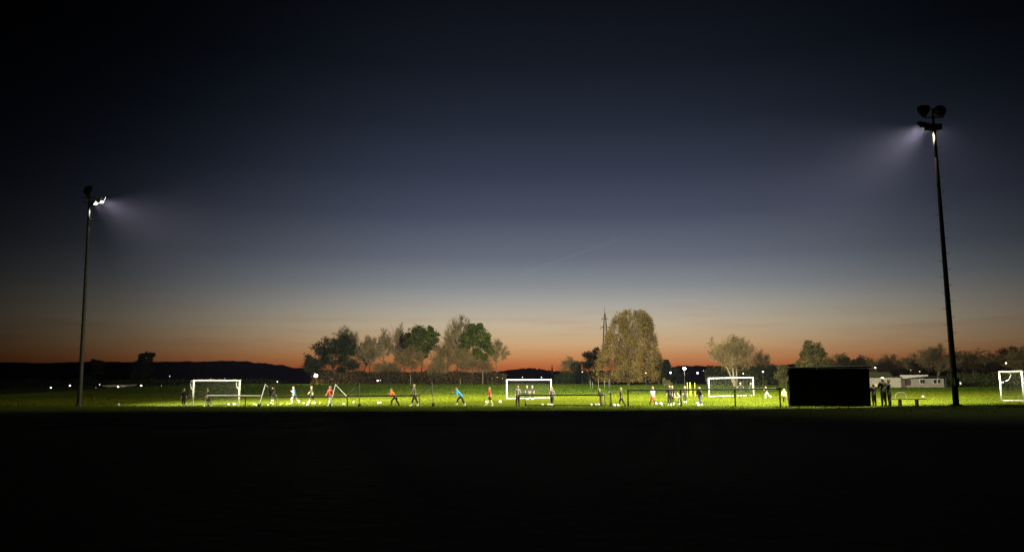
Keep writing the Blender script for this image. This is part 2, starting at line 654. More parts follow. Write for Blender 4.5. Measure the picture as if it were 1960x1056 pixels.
def weeping_tree(label, px, Y, outline, seed, leafmat, nstrand=420, size=0.3, name='weeping_tree', group=None, per=26):
    """outline: (y px, left px, right px) rows from the top down"""
    rng = np.random.default_rng(seed)
    b = on_ground(px, Y)
    root = thing(name, label, 'tree', b, 0, group)
    k = Y / 1480.0 * 0.99
    zs = [P(px, o[0], Y).z - b.z for o in outline]
    lo = [(o[1] - px) * k for o in outline]
    hi = [(o[2] - px) * k for o in outline]
    zt, zb = zs[0], zs[-1]
    tb, lb, wb = MB(), MB(), MB()
    cur = np.array((0, 0, -.3))
    H = zt
    for i in range(7):
        nxt = np.array((rng.normal(0, .15), rng.normal(0, .15), H * .85 * (i + 1) / 7))
        tb.tube(cur, nxt, .34 * (1 - .8 * i / 7), .34 * (1 - .8 * (i + 1) / 7), 8, caps=False)
        cur = nxt
    zarr, loa, hia = np.array(zs[::-1]), np.array(lo[::-1]), np.array(hi[::-1])
    nb = max(24, nstrand // 13)
    bz = rng.random(nb) ** 0.75
    bu = rng.uniform(-1.1, 1.1, nb)
    bs = np.where(rng.random(nb) < .5, -1, 1)
    for s in range(nstrand):
        q_ = s % nb
        z0 = zb + (zt - zb) * min(1.0, max(.05, bz[q_] + rng.normal(0, .028)))
        l, h = np.interp(z0, zarr, loa), np.interp(z0, zarr, hia)
        c, hw = (l + h) / 2, (h - l) / 2
        ln = rng.uniform(.06, .17) * (zt - zb)
        zq = max(zb, z0 - .22 * ln)
        l, h = np.interp(zq, zarr, loa), np.interp(zq, zarr, hia)
        c, hw = (l + h) / 2, (h - l) / 2
        u = min(1.12, max(-1.12, bu[q_] + rng.normal(0, .075)))
        rr = math.sqrt(rng.uniform(.1, 1.0))
        x0, y0 = c + hw * u, hw * rr * math.sqrt(max(.02, 1 - u * u)) * bs[q_]
        a = math.atan2(y0, u * hw)
        z1 = max(z0 - ln, zb - rng.uniform(0, .4))
        if s % 7 == 0:
            tb.tube((0, 0, max(.5, z0 - .35 * (zt - zb) * rr - 0.5)), (x0, y0, z0), .06, .02, 4, caps=False)
        m = max(4, int(per * (z0 - z1) / (.2 * (zt - zb))))
        t = rng.random(m)
        out = 0.12 * (z0 - z1)
        pts = np.stack((x0 + math.cos(a) * out * t + rng.normal(0, .26, m), y0 + math.sin(a) * out * t + rng.normal(0, .26, m), z0 + (z1 - z0) * t), 1)
        leaf_quads(lb, pts, size, rng, .2)
        wb.tube((x0, y0, z0), (x0 + math.cos(a) * out, y0 + math.sin(a) * out, z1), .014, .008, 3, caps=False)
    tb.build('trunk', BARK, root)
    wb.build('branch_strands', TWIG, root, kind='stuff')
    lb.build('crown', leafmat, root)
    return root


def hedge(label, px0, px1, ytop0, ytop1, Y0, Y1, seed, leafmat, n=9000, depth=2.0, size=.3, name='hedge', rough=.18):
    rng = np.random.default_rng(seed)
    a, c = on_ground(px0, Y0), on_ground(px1, Y1)
    root = thing(name, label, 'hedge', a, 0)
    t = rng.random(n)
    ztop = (P(px0, ytop0, Y0).z - a.z) * (1 - t) + (P(px1, ytop1, Y1).z - a.z) * t
    zb = (c.z - a.z) * t
    wob = 1 + rough * (np.sin(t * 37 + seed) * .4 + np.sin(t * 91 + 2 * seed) * .35 + np.sin(t * 213) * .3)
    h = rng.random(n) ** .8
    dvec = np.array(((c - a).x, (c - a).y))
    nv = np.array((-dvec[1], dvec[0])) / np.linalg.norm(dvec)
    dd = rng.normal(0, depth / 2.6, n) * (1 - .35 * h)
    pts = np.stack((t * dvec[0] + dd * nv[0], t * dvec[1] + dd * nv[1], zb + (ztop - zb) * wob * h), 1)
    lb = MB()
    leaf_quads(lb, pts, size, rng)
    lb.build('foliage', leafmat, root)
    tb = MB()
    for i in range(int(np.linalg.norm(dvec) / 1.6)):
        q = rng.random()
        p0 = np.array((q * dvec[0], q * dvec[1], (c.z - a.z) * q - .2))
        tb.tube(p0, p0 + np.array((rng.normal(0, .3), rng.normal(0, .3), 2.2)), .06, .03, 4, caps=False)
    tb.build('stems', BARK, root, kind='stuff')
    return root


#@@TREES
# dark evergreen clump at the left end of the wood
leafy_tree('broad dark evergreen tree at the left end of the central wood', 635, 645, 190,
           [(612, 672, 20), (635, 660, 20), (655, 655, 17), (668, 672, 18), (597, 690, 15), (596, 704, 14), (625, 690, 20), (650, 690, 22), (672, 700, 16), (600, 712, 13), (622, 714, 16), (648, 716, 18)],
           11, PINE_D, 'evergreen_tree', 420, .42, .3)
bare_tree('tall bare tree rising behind the dark evergreen at the left of the wood', 662, 624, 205, 7.5, 21, 5, .2, (BARK, TWIG_GREY), clear=.46)
bare_tree('bare pale tree just right of the dark evergreen in the wood', 712, 642, 192, 6.2, 22, 5, .17, (BARK, TWIG_GREY), clear=.46)
bare_tree('slender bare tree second from the left pine in the wood', 735, 628, 196, 4.6, 23, 5, .16, (BARK, TWIG_GREY), clear=.46)
bare_tree('tallest bare tree beside the left pine in the wood', 757, 619, 194, 5.4, 24, 5, .18, (BARK, TWIG_GREY), clear=.46)
bare_tree('slim bare tree in the gap between the dark evergreen and the pale bare trees', 694, 652, 195, 5.6, 121, 5, .14, (BARK, TWIG))
bare_tree('bushy brown bare tree under the tall bare trees left of the left pine', 744, 688, 185, 7.0, 122, 5, .13, (BARK, TWIG), leaves=500, clear=.15)
bare_tree('bushy brown bare tree low between the two pines', 838, 684, 182, 6.4, 123, 5, .13, (BARK, TWIG), leaves=700, clear=.12, leafmat=OLIVE)
bare_tree('slender bare tree leaning on the left pine', 775, 640, 198, 5.0, 124, 5, .15, (BARK, TWIG_GREY))
leafy_tree('green pine with a rounded crown left of the middle of the wood', 806, 624, 188,
           [(798, 642, 17), (818, 638, 17), (786, 655, 13), (808, 655, 18), (828, 652, 12), (790, 670, 11), (812, 672, 13), (779, 643, 6), (834, 640, 6), (805, 630, 7), (826, 664, 7), (781, 664, 6), (800, 682, 7), (822, 628, 5)], 12, PINE, 'pine_tree', 420, .4, .2, trunk_top=.85)
bare_tree('brown leafless tree with dense twigs under the left pine', 790, 662, 184, 6.2, 29, 5, .14, (BARK, TWIG), leaves=500)
bare_tree('thin grey topped tree, tallest of the central wood between the two pines', 872, 605, 192, 6.4, 13, 5, .17, (BARK, TWIG_GREY), leaves=1500, clear=.45, fill=620, leafmat=OLIVE)
bare_tree('brown bare tree standing between the two pines', 853, 646, 186, 8.0, 25, 5, .17, (BARK, TWIG), leaves=700)
leafy_tree('green pine with a ragged crown at the right of the central wood', 905, 619, 187,
           [(910, 632, 15), (897, 642, 13), (922, 642, 14), (905, 655, 16), (925, 660, 13), (888, 662, 11), (910, 674, 13), (934, 667, 8), (902, 626, 7), (918, 624, 6), (930, 648, 7), (889, 650, 7), (938, 672, 6), (896, 678, 7), (927, 682, 7), (883, 668, 6)], 14, PINE, 'pine_tree', 420, .4, .2, trunk_top=.85)
bare_tree('brown bare tree in front of the right pine', 884, 668, 183, 6.5, 26, 5, .13, (BARK, TWIG), leaves=600)
bare_tree('bare tree at the right end of the central wood, left of the open sunset', 948, 649, 188, 5.2, 27, 5, .17, (BARK, TWIG), clear=.46)
bare_tree('low bare tree filling the gap beneath the right pine', 918, 678, 190, 6.0, 28, 5, .12, (BARK, TWIG))
hedge('long brown hedge along the foot of the central wood', 600, 968, 711, 713, 186, 178, 5, BROWN, 15000, 3.0, .34)

# the big golden tree and its neighbours
weeping_tree('big golden weeping tree in front of the pylon', 1203, 168,
             [(592, 1195, 1223), (598, 1186, 1236), (608, 1179, 1245), (625, 1173, 1250), (640, 1170, 1251), (660, 1160, 1252), (685, 1152, 1262), (705, 1144, 1260), (720, 1149, 1252), (729, 1162, 1244)],
             38, GOLD, 2000, .27, per=30)
leafy_tree('dark rounded tree touching the left side of the golden tree', 1128, 665, 200,
           [(1143, 678, 13), (1128, 680, 13), (1148, 695, 14), (1125, 698, 15), (1105, 700, 11), (1140, 714, 14), (1112, 714, 13)], 32, PINE_D, 'dark_tree', 300, .42, .25)
bare_tree('small bare tree left of the dark rounded tree', 1086, 682, 205, 4.6, 33, 5, .13, (BARK, TWIG))
hedge('low dark hedge running left from the dark rounded tree', 1062, 1150, 716, 712, 205, 200, 34, PINE_D, 3500, 2.5, .36)


def conifer(label, px, ytop, Y, W, seed, leafmat=PINE_D, n=1400, group=None):
    rng = np.random.default_rng(seed)
    b = on_ground(px, Y)
    root = thing('conifer_tree', label, 'tree', b, 0, group)
    H = P(px, ytop, Y).z - b.z
    tb, lb = MB(), MB()
    tb.tube((0, 0, -.3), (0, 0, H * .97), .14, .02, 6, caps=False)
    h = 1 - np.sqrt(rng.random(n))
    a = rng.uniform(0, 2 * math.pi, n)
    r = W / 2 * (1 - h) * rng.uniform(.3, 1, n) * (1 + .25 * np.sin(h * 60))
    leaf_quads(lb, np.stack((np.cos(a) * r, np.sin(a) * r, .06 * H + h * H * .94), 1), .3, rng, .3)
    tb.build('trunk', BARK, root)
    lb.build('crown', leafmat, root)


conifer('small pointed conifer on the skyline above the middle goal', 1057, 696, 260, 1.9, 35)
leafy_tree('dark bushy tree touching the right side of the golden tree', 1262, 692, 196,
           [(1256, 702, 10), (1270, 703, 10), (1248, 716, 11), (1272, 717, 12)], 36, PINE_D, 'dark_tree', 240, .4, .2)
leafy_tree('low dark round tree left of the bright street lamp', 1294, 697, 205,
           [(1286, 707, 10), (1300, 707, 10), (1290, 719, 11), (1306, 720, 10)], 37, PINE_D, 'dark_tree', 240, .4, .2)
hedge('dark hedge behind the bright street lamp', 1270, 1362, 714, 712, 206, 206, 38, PINE_D, 3800, 2.5, .36)

# right part
bare_tree('big round bare tree with a pale forked trunk behind the right goal', 1408, 644, 150, 7.7, 41, 5, .26, (PALEBARK, TWIG), stems=3, spread=.6, leaves=1500, fill=1100)
bare_tree('small bare tree close to the right of the big round bare tree', 1459, 669, 170, 4.0, 42, 5, .12, (BARK, TWIG), leaves=300)
hedge('tall olive hedge behind the right goal', 1352, 1492, 703, 700, 168, 162, 43, HEDGEG, 9000, 2.5, .3)
leafy_tree('green rounded conifer at the left edge of the dugout roof', 1499, 694, 150,
           [(1497, 704, 9), (1504, 706, 9), (1495, 718, 11), (1505, 722, 11), (1500, 735, 11)], 44, OLIVE, 'evergreen_tree', 300, .32, .16)
weeping_tree('olive willow like tree rising over the dugout roof', 1560, 150,
             [(651, 1551, 1566), (660, 1545, 1574), (675, 1539, 1580), (690, 1533, 1586), (710, 1530, 1590), (735, 1532, 1588)], 45, OLIVE, 900, .28, 'willow_tree')
leafy_tree('low olive tree behind the right half of the dugout', 1628, 678, 165,
           [(1610, 692, 12), (1630, 688, 12), (1648, 690, 12), (1620, 706, 14), (1645, 708, 14), (1600, 706, 12)], 46, OLIVE, 'olive_tree', 260, .34, .2)
bare_tree('reddish bare tree just right of the dugout roof', 1665, 682, 185, 5.0, 47, 5, .14, (BARK, TWIG), leaves=300)
bare_tree('bare tree behind the pale clubhouse wall', 1710, 678, 195, 6.4, 48, 5, .15, (BARK, TWIG), leaves=400)
bare_tree('large bare tree standing left of the right floodlight mast', 1795, 659, 180, 8.4, 49, 5, .2, (BARK, TWIG), leaves=700)
bare_tree('bare tree standing right of the right floodlight mast', 1862, 668, 185, 7.6, 50, 5, .18, (BARK, TWIG), leaves=700)
leafy_tree('brown leaved tree above the far right goal', 1938, 661, 190,
           [(1930, 674, 12), (1945, 672, 13), (1925, 690, 13), (1950, 690, 14), (1938, 706, 15)], 51, BROWN, 'brown_tree', 260, .36, .2)
hedge('long brown hedge behind the clubhouse and the right mast', 1570, 2010, 692, 687, 200, 196, 52, BROWN, 26000, 3.5, .36, rough=.3)
bare_tree('low reddish bare tree behind the pale fascia of the clubhouse', 1762, 676, 192, 6.0, 152, 5, .14, (BARK, TWIG), leaves=500)
bare_tree('bare tree between the right mast and the bare tree on its right', 1832, 672, 188, 6.5, 153, 5, .15, (BARK, TWIG), leaves=500)
bare_tree('bare tree just left of the brown leaved tree above the far right goal', 1900, 672, 192, 6.8, 154, 5, .15, (BARK, TWIG), leaves=500)
bare_tree('bare tree at the extreme right edge of the treeline', 1962, 664, 186, 6.5, 155, 5, .15, (BARK, TWIG), leaves=500)
bare_tree('low bare tree right of the olive willow over the dugout', 1603, 676, 180, 5.5, 156, 5, .13, (BARK, TWIG), leaves=500)
hedge('dark green hedge behind the far right goal', 1815, 2010, 716, 712, 150, 140, 53, HEDGEG, 7000, 2.2, .28)

# skyline on the left
leafy_tree('dark square topped tree on the skyline of the left hill', 272, 674, 330,
           [(262, 683, 8), (272, 681, 8), (284, 680, 8), (270, 691, 10), (286, 690, 9), (256, 693, 8), (262, 703, 11), (280, 703, 11), (270, 716, 12), (258, 716, 10), (283, 716, 10), (270, 728, 12)], 61, PINE_D, 'dark_tree', 220, .7, .3, trunk_mat=PINE_D)
leafy_tree('low dark tree on the skyline beside the left floodlight mast', 182, 686, 330,
           [(175, 692, 6), (186, 691, 6), (193, 695, 6), (178, 702, 9), (190, 703, 9), (184, 714, 10), (184, 727, 11)], 62, PINE_D, 'dark_tree', 160, .6, .2, trunk_mat=PINE_D)
hedge('long dark hedge in front of the left hill', -60, 590, 727, 727, 255, 215, 63, PINE_D, 9000, 3, .5)
leafy_tree('small golden lit bush under the bright lamp left of the wood', 608, 722, 172,
           [(606, 729, 7), (612, 731, 7), (602, 735, 6)], 64, GOLD, 'golden_bush', 160, .28, .1, cat='bush')
leafy_tree('small green bush to the right of the golden tree', 1272, 722, 150,
           [(1270, 730, 7), (1277, 733, 7)], 65, OLIVE, 'green_bush', 130, .28, .08, cat='bush')
#@@END_TREES

# ------------------------------------------------------------------ pylon
def pylon():
    Y = 500
    b = on_ground(1160, Y)
    root = thing('electricity_pylon', 'thin lattice electricity pylon with two cross arms beside the golden tree', 'pylon', b)
    H = P(1160, 587, Y).z - b.z
    k = Y / 1480.0
    zh = lambda y: P(1160, y, Y).z - b.z
    mb = MB()
    levels = [(0, 3.0), (zh(700), 2.4), (zh(675), 1.8), (zh(652), 1.35), (zh(640), 1.1), (zh(626), .95), (zh(616), .75), (zh(608), .5), (zh(600), .2)]
    c = [np.array([(sx * w, sy * w, z) for sx, sy in ((-1, -1), (1, -1), (1, 1), (-1, 1))]) for z, w in levels]
    for a, bb in zip(c[:-1], c[1:]):
        for i in range(4):
            mb.tube(a[i], bb[i], .15, .15, 4)
            mb.tube(a[i], bb[(i + 1) % 4], .06, .06, 3)
            mb.tube(a[(i + 1) % 4], bb[i], .06, .06, 3)
            mb.tube(bb[i], bb[(i + 1) % 4], .06, .06, 3)
    mb.build('lattice_tower', DARKMETAL, root)
    s = MB()
    s.tube((0, 0, levels[-1][0] - .3), (0, 0, H), .16, .08, 5)
    s.build('spire', DARKMETAL, root)
    for y, w in ((609.5, 2.1), (626.5, 2.9)):
        z = zh(y)
        m = MB()
        m.tube((-w, 0, z), (w, 0, z), .14, .14, 4)
        m.tube((-w, 0, z), (0, 0, z + 1.5), .08, .08, 3)
        m.tube((w, 0, z), (0, 0, z + 1.5), .08, .08, 3)
        m.build('cross_arm', DARKMETAL, root)
        for sx in (-1, 1):
            q = MB()
            q.tube((sx * w, 0, z), (sx * w, 0, z - 1.6), .09, .09, 4)
            q.build('insulator', DARKMETAL, root)


pylon()

# ------------------------------------------------------------------ buildings
CREAM = mat('cream_render', (0.48, 0.44, 0.37), 0.8, 0.12)
GREYW = mat('grey_render', (0.33, 0.30, 0.26), 0.8, 0.15)
FASCIA = mat('pale_fascia', (0.66, 0.62, 0.58), 0.6, 0.08)
GLASS = mat('dark_glass', (0.02, 0.022, 0.02), 0.12, 0.2, spec=0.5)
ROOFG = mat('mossy_roof', (0.11, 0.115, 0.05), 0.9, 0.3)
ROOFD = mat('dark_roof', (0.03, 0.028, 0.026), 0.9, 0.3)
DOORM = mat('brown_door', (0.09, 0.05, 0.035), 0.6, 0.2)


def clubhouse():
    Y = 138.0
    a = on_ground(1694, Y)
    root = thing('clubhouse', 'low pale flat roofed clubhouse behind the people at the dugout', 'building', a)
    k = Y / 1480.0 * .99
    X = lambda px: (px - 1694) * k
    Zp = lambda y: P(1694, y, Y).z - a.z
    zw = Zp(722.5)

    def wall(x0, x1, y, z0, z1, m, d=.25, name='wall'):
        mb = MB()
        mb.box(((x0 + x1) / 2, y, (z0 + z1) / 2), (x1 - x0, d, z1 - z0))
        return mb.build(name, m, root)

    wall(X(1694), X(1724.5), 0, -.4, zw, CREAM)
    e = MB()
    e.box(((X(1694) + X(1724.5)) / 2, 3.0, (zw - .4) / 2), (X(1724.5) - X(1694), 5.6, zw + .4))
    e.build('wing', CREAM, root)
    f = MB()
    f.box(((X(1694) + X(1726)) / 2, 2.9, zw + .1), (X(1726) - X(1694), 6.3, .14))
    f.build('roof', ROOFD, root)
    z2 = Zp(724)
    wall(X(1727), X(1814), 1.2, -.4, z2, GREYW)
    e = MB()
    e.box(((X(1727) + X(1814)) / 2, 4.4, (z2 - .4) / 2), (X(1814) - X(1727), 6.0, z2 + .4))
    e.build('main_block', GREYW, root)
    f = MB()
    f.box(((X(1725) + X(1812)) / 2, 4.0, z2 + .35), (X(1812) - X(1725), 7.4, .16))
    f.build('roof', ROOFD, root)
    g_ = MB()
    x0, x1 = X(1725), X(1779)
    yb = .28
    v = [(x0, yb, Zp(717.5)), (x1, yb, Zp(717)), (x1, yb, Zp(719.5)), (x0 + .2, yb, Zp(724.5))]
    v2 = [(p[0], p[1] - .08, p[2]) for p in v]
    g_.add(v + v2, [(0, 1, 2, 3), (7, 6, 5, 4), (0, 4, 5, 1), (1, 5, 6, 2), (2, 6, 7, 3), (3, 7, 4, 0)])
    g_.build('fascia', FASCIA, root)
    for (p0, p1, kind) in ((1739, 1749, 'door'), (1767, 1777, 'window'), (1793, 1799, 'window'), (1801.5, 1806, 'window')):
        zb, zt = Zp(737 if kind == 'door' else 734), Zp(725.2)
        fr = MB()
        fr.box(((X(p0) + X(p1)) / 2, 1.05, (zb + zt) / 2), (X(p1) - X(p0), .1, zt - zb))
        o = fr.build(kind, DOORM if kind == 'door' else WHITE, root)
        pn = MB()
        w = X(p1) - X(p0)
        if kind == 'door':
            pn.ball(((X(p0) + w * .86), .97, (zb + zt) / 2 - .1), .05, 6, 4)
            pn.build('handle', ALU, o)
        else:
            for s in (-1, 1):
                q = MB()
                q.box(((X(p0) + X(p1)) / 2 + s * w * .235, .985, (zb + zt) / 2), (w * .42, .03, (zt - zb) * .86))
                q.build('pane', GLASS, o)
    for p in (1724.5, 1812.0):
        c = MB()
        c.tube((X(p), .15, -.3), (X(p), .15, z2 + .28), .07, .07, 6)
        c.build('post', DARKMETAL, root)


clubhouse()


def shed(label, px0, px1, ywall, yroof, Y, wm, rm, depth=4.0, windows=0, flat=False):
    a = on_ground(px0, Y)
    root = thing('shed', label, 'building', a)
    k = Y / 1480.0 * .99
    W = (px1 - px0) * k
    zw = P(px0, ywall, Y).z - a.z
    zr = P(px0, yroof, Y).z - a.z
    mb = MB()
    mb.box((W / 2, depth / 2, (zw - .4) / 2), (W, depth, zw + .4))
    wl = mb.build('wall', wm, root)
    r = MB()
    o = .25
    if flat:
        v = [(-o, -o, zw + .02), (W + o, -o, zw + .02), (W + o, depth + o, zr), (-o, depth + o, zr)]
        v = v + [(p[0], p[1], p[2] + .12) for p in v]
        r.add(v, [(3, 2, 1, 0), (4, 5, 6, 7), (0, 1, 5, 4), (1, 2, 6, 5), (2, 3, 7, 6), (3, 0, 4, 7)])
    else:
        v = [(-o, -o, zw - .05), (W + o, -o, zw - .05), (W + o, depth / 2, zr), (-o, depth / 2, zr), (-o, depth + o, zw - .05), (W + o, depth + o, zw - .05)]
        r.add(v, [(0, 1, 2, 3), (3, 2, 5, 4), (4, 5, 1, 0)])
        r.add([v[0], v[3], v[4], v[1], v[2], v[5]], [(0, 1, 2), (3, 5, 4)])
    r.build('roof', rm, root)
    for i in range(windows):
        q = MB()
        x = W * (i + .5) / windows
        q.box((x, -.03, zw * .55), (W * .35 / windows, .06, zw * .35))
        f = q.build('window', WHITE, root)
        q = MB()
        q.box((x, -.07, zw * .55), (W * .28 / windows, .03, zw * .27))
        q.build('pane', GLASS, f)
    return root


shed('small hut with a mossy green roof right of the dugout', 1672, 1712, 723, 711, 150, GREYW, ROOFG, 5, 2)
shed('long low hut with a pale roof edge at the far left of the pitch', 199, 242, 738.6, 736.4, 175, mat('dark_boards', (0.06, 0.055, 0.05), .9, .3), FASCIA, 4, 2, True)
shed('dark gable roofed house on the skyline right of the golden tree', 1244, 1284, 700, 687, 230, ROOFD, ROOFD, 7, 2)

# ------------------------------------------------------------------ floodlight masts
def lamp_panel(parent, c, az, down, w=.62, h=.42, lit=True, watts=PANEL_W, spread=105):
    """one LED floodlight: housing, cooling fins, lens and bracket; az clockwise from straight ahead"""
    d = Vector((math.sin(az) * math.cos(down), math.cos(az) * math.cos(down), -math.sin(down)))
    q = d.to_track_quat('-Z', 'Y').to_matrix().to_4x4()
    c = Vector(c)
    M = Matrix.Translation(c) @ q

    def loc(m, s, mb):
        mb.box(M @ Vector(m), s, mat=q)

    mb = MB()
    loc((0, 0, .05), (w, h, .10), mb)
    body = mb.build('floodlight', DARKMETAL, parent)
    fb = MB()
    for i in range(9):
        loc((-w / 2 + w * (i + .5) / 9, 0, .14), (.012, h * .86, .08), fb)
    fb.build('cooling_fins', GALV, body)
    lens = MB()
    v, f = [], []
    nx, ny = 6, 4
    for j in range(ny + 1):
        for i in range(nx + 1):
            a, b = i / nx * 2 - 1, j / ny * 2 - 1
            z = -.004 - .010 * (1 - a ** 4) * (1 - b ** 4)
            v.append(M @ Vector((a * w * .47, b * h * .46, z)))
    for j in range(ny):
        for i in range(nx):
            k = j * (nx + 1) + i
            f.append((k, k + nx + 1, k + nx + 2, k + 1))
    lens.add([tuple(p) for p in v], f)
    lens.build('lens', emit('led_lens', (1, .97, .9), 40.0) if lit else GLASS, body)
    br = MB()
    for s in (-1, 1):
        br.tube(M @ Vector((s * (w / 2 + .02), 0, .05)), M @ Vector((s * (w / 2 + .02), -.05, .3)), .018, .018, 5)
    br.tube(M @ Vector((-w / 2 - .02, -.05, .3)), M @ Vector((w / 2 + .02, -.05, .3)), .018, .018, 5)
    br.build('bracket', GALV, body)
    if lit:
        ld = bpy.data.lights.new('floodlight_beam', 'AREA')
        ld.shape = 'RECTANGLE'
        ld.size, ld.size_y = w * .9, h * .9
        ld.energy = watts
        ld.color = PANEL_COL
        ld.spread = R(spread)
        lo = bpy.data.objects.new('floodlight_beam', ld)
        COL.objects.link(lo)
        lo.matrix_world = Matrix.Translation(c + d * .12) @ q
        lo.parent = parent
    return body


def drum_lamp(parent, c, az, down, r=.45):
    d = Vector((math.sin(az) * math.cos(down), math.cos(az) * math.cos(down), -math.sin(down)))
    c = Vector(c)
    mb = MB()
    mb.tube(c - d * .32, c - d * .05, r * .5, r * .95, 18)
    mb.tube(c - d * .05, c + d * .12, r, r, 18)
    mb.tube(c + d * .10, c + d * .2, r * 1.04, r * 1.04, 18, caps=False)
    o = mb.build('old_floodlight', mat('black_lamp', (.012, .012, .013), .7, .2), parent, smooth_shade=False)
    g_ = MB()
    g_.tube(c + d * .125, c + d * .135, r * .93, r * .93, 18)
    g_.build('lens', GLASS, o)
    b = MB()
    b.tube(c - d * .1 + Vector((0, 0, -r * .4)), c - d * .1 + Vector((0, 0, -r * 1.35)), .03, .03, 6)
    b.build('bracket', DARKMETAL, o)


def mast(label, base, top, lamps, drums, arm_dir, arm_len):
    root = thing('floodlight_mast', label, 'floodlight mast', base, 0, 'floodlight masts at the edge of the pitch')
    T = Vector(top) - Vector(base)
    mb = MB()
    n = 8
    for i in range(n):
        a, b = T * (i / n), T * ((i + 1) / n)
        mb.tube(a - Vector((0, 0, .2 if i == 0 else 0)), b, .17 - .085 * i / n, .17 - .085 * (i + 1) / n, 14, caps=i == n - 1)
    mb.build('pole', GALV, root, smooth_shade=True)
    fl = MB()
    fl.tube((0, 0, -.05), (0, 0, .08), .32, .32, 16)
    fl.build('base_plate', DARKMETAL, root)
    for i in range(3, 34):
        f = i / 36.0
        p = T * f
        s = 1 if i % 2 else -1
        pg = MB()
        pg.tube(p + Vector((s * .06, 0, 0)), p + Vector((s * (.34 - .08 * f), 0, 0)), .012, .012, 5)
        pg.tube(p + Vector((s * (.34 - .08 * f), 0, 0)), p + Vector((s * (.34 - .08 * f), 0, .05)), .012, .012, 5)
        pg.build('climbing_peg', GALV, root)
    for i in range(4):
        f = .18 + .2 * i
        bd = MB()
        bd.tube(T * f, T * (f + .004), .185 - .085 * f, .185 - .085 * f, 12)
        bd.build('cable_clamp', DARKMETAL, root)
    bx = MB()
    bx.box((.0, -.22, 1.3), (.24, .16, .42))
    bx.build('switch_box', GALV, root)
    ad = Vector((math.sin(arm_dir), math.cos(arm_dir), 0))
    ar = MB()
    ar.tube(T - ad * arm_len * .45 + Vector((0, 0, -.05)), T + ad * arm_len + Vector((0, 0, .12)), .04, .04, 8)
    ar.build('cross_arm', DARKMETAL, root)
    pt = MB()
    pt.tube(T, T + Vector((0, 0, .95)), .07, .06, 8)
    pt.tube(T + Vector((-.62, 0, .42)), T + Vector((.62, 0, .42)), .04, .04, 8)
    pt.build('head_frame', DARKMETAL, root)
    for off, az, down, watts, spread in lamps:
        lamp_panel(root, T + Vector(off), az, down, watts=watts, spread=spread)
    ld = bpy.data.lights.new('panel_spill', 'SPOT')  # extra downward spot added for the panels' stray light, no fitting of its own
    ld.spot_size = R(104)
    ld.spot_blend = .8
    ld.energy = 750 if arm_dir > 0 else 2000
    ld.color = PANEL_COL
    ld.shadow_soft_size = .12
    lo = bpy.data.objects.new('panel_spill', ld)
    COL.objects.link(lo)
    lo.parent = root
    lo.location = T + Vector((ad.x * .42, .12, -.35))
    for off, az, down, r in drums:
        drum_lamp(root, T + Vector(off), az, down, r)
    return root


#@@MASTS
rb = crest(1829)
rt = P(1787, 238, rb.y)
mast('tall right floodlight mast with two dark drum lamps above its lit panels', rb, rt,
     [((-.55, .28, .0), R(-25), R(31), PANEL_W * 1.4, 114), ((-.20, .34, -.12), R(-12), R(8), PANEL_W * .85, 62), ((.28, .25, -.16), R(38), R(22), PANEL_W * .5, 112)],
     [((-.52, 0, .86), R(-35), R(14), .34), ((.48, .1, .86), R(20), R(14), .35)], R(-62), .6)
lb_ = crest(153)
lt = P(171, 388, lb_.y)
mast('left floodlight mast standing alone beyond the dark grass with its lamps turned right', lb_, lt,
     [((.95, .35, .30), R(49), R(25), PANEL_W * 1.05, 114), ((.58, .30, .16), R(40), R(8), PANEL_W * .8, 66), ((.20, .28, .0), R(50), R(24), PANEL_W * .75, 100)],
     [((-.15, 0, .98), R(60), R(14), .44)], R(68), 1.0)
#@@END_MASTS

# ------------------------------------------------------------------ goals
def net_lines(mb, p00, p10, p11, p01, nu, nv, r=.0026, sag=.06):
    p00, p10, p11, p01 = [np.array(p, float) for p in (p00, p10, p11, p01)]

    def pt(u, v):
        p = p00 * (1 - u) * (1 - v) + p10 * u * (1 - v) + p11 * u * v + p01 * (1 - u) * v
        return p - np.array((0, 0, sag * 4 * u * (1 - u) * (.4 + v)))

    for i in range(nu + 1):
        for j in range(4):
            mb.tube(pt(i / nu, j / 4), pt(i / nu, (j + 1) / 4), r, r, 3, caps=False)
    for j in range(nv + 1):
        for i in range(6):
            mb.tube(pt(i / 6, j / nv), pt((i + 1) / 6, j / nv), r, r, 3, caps=False)


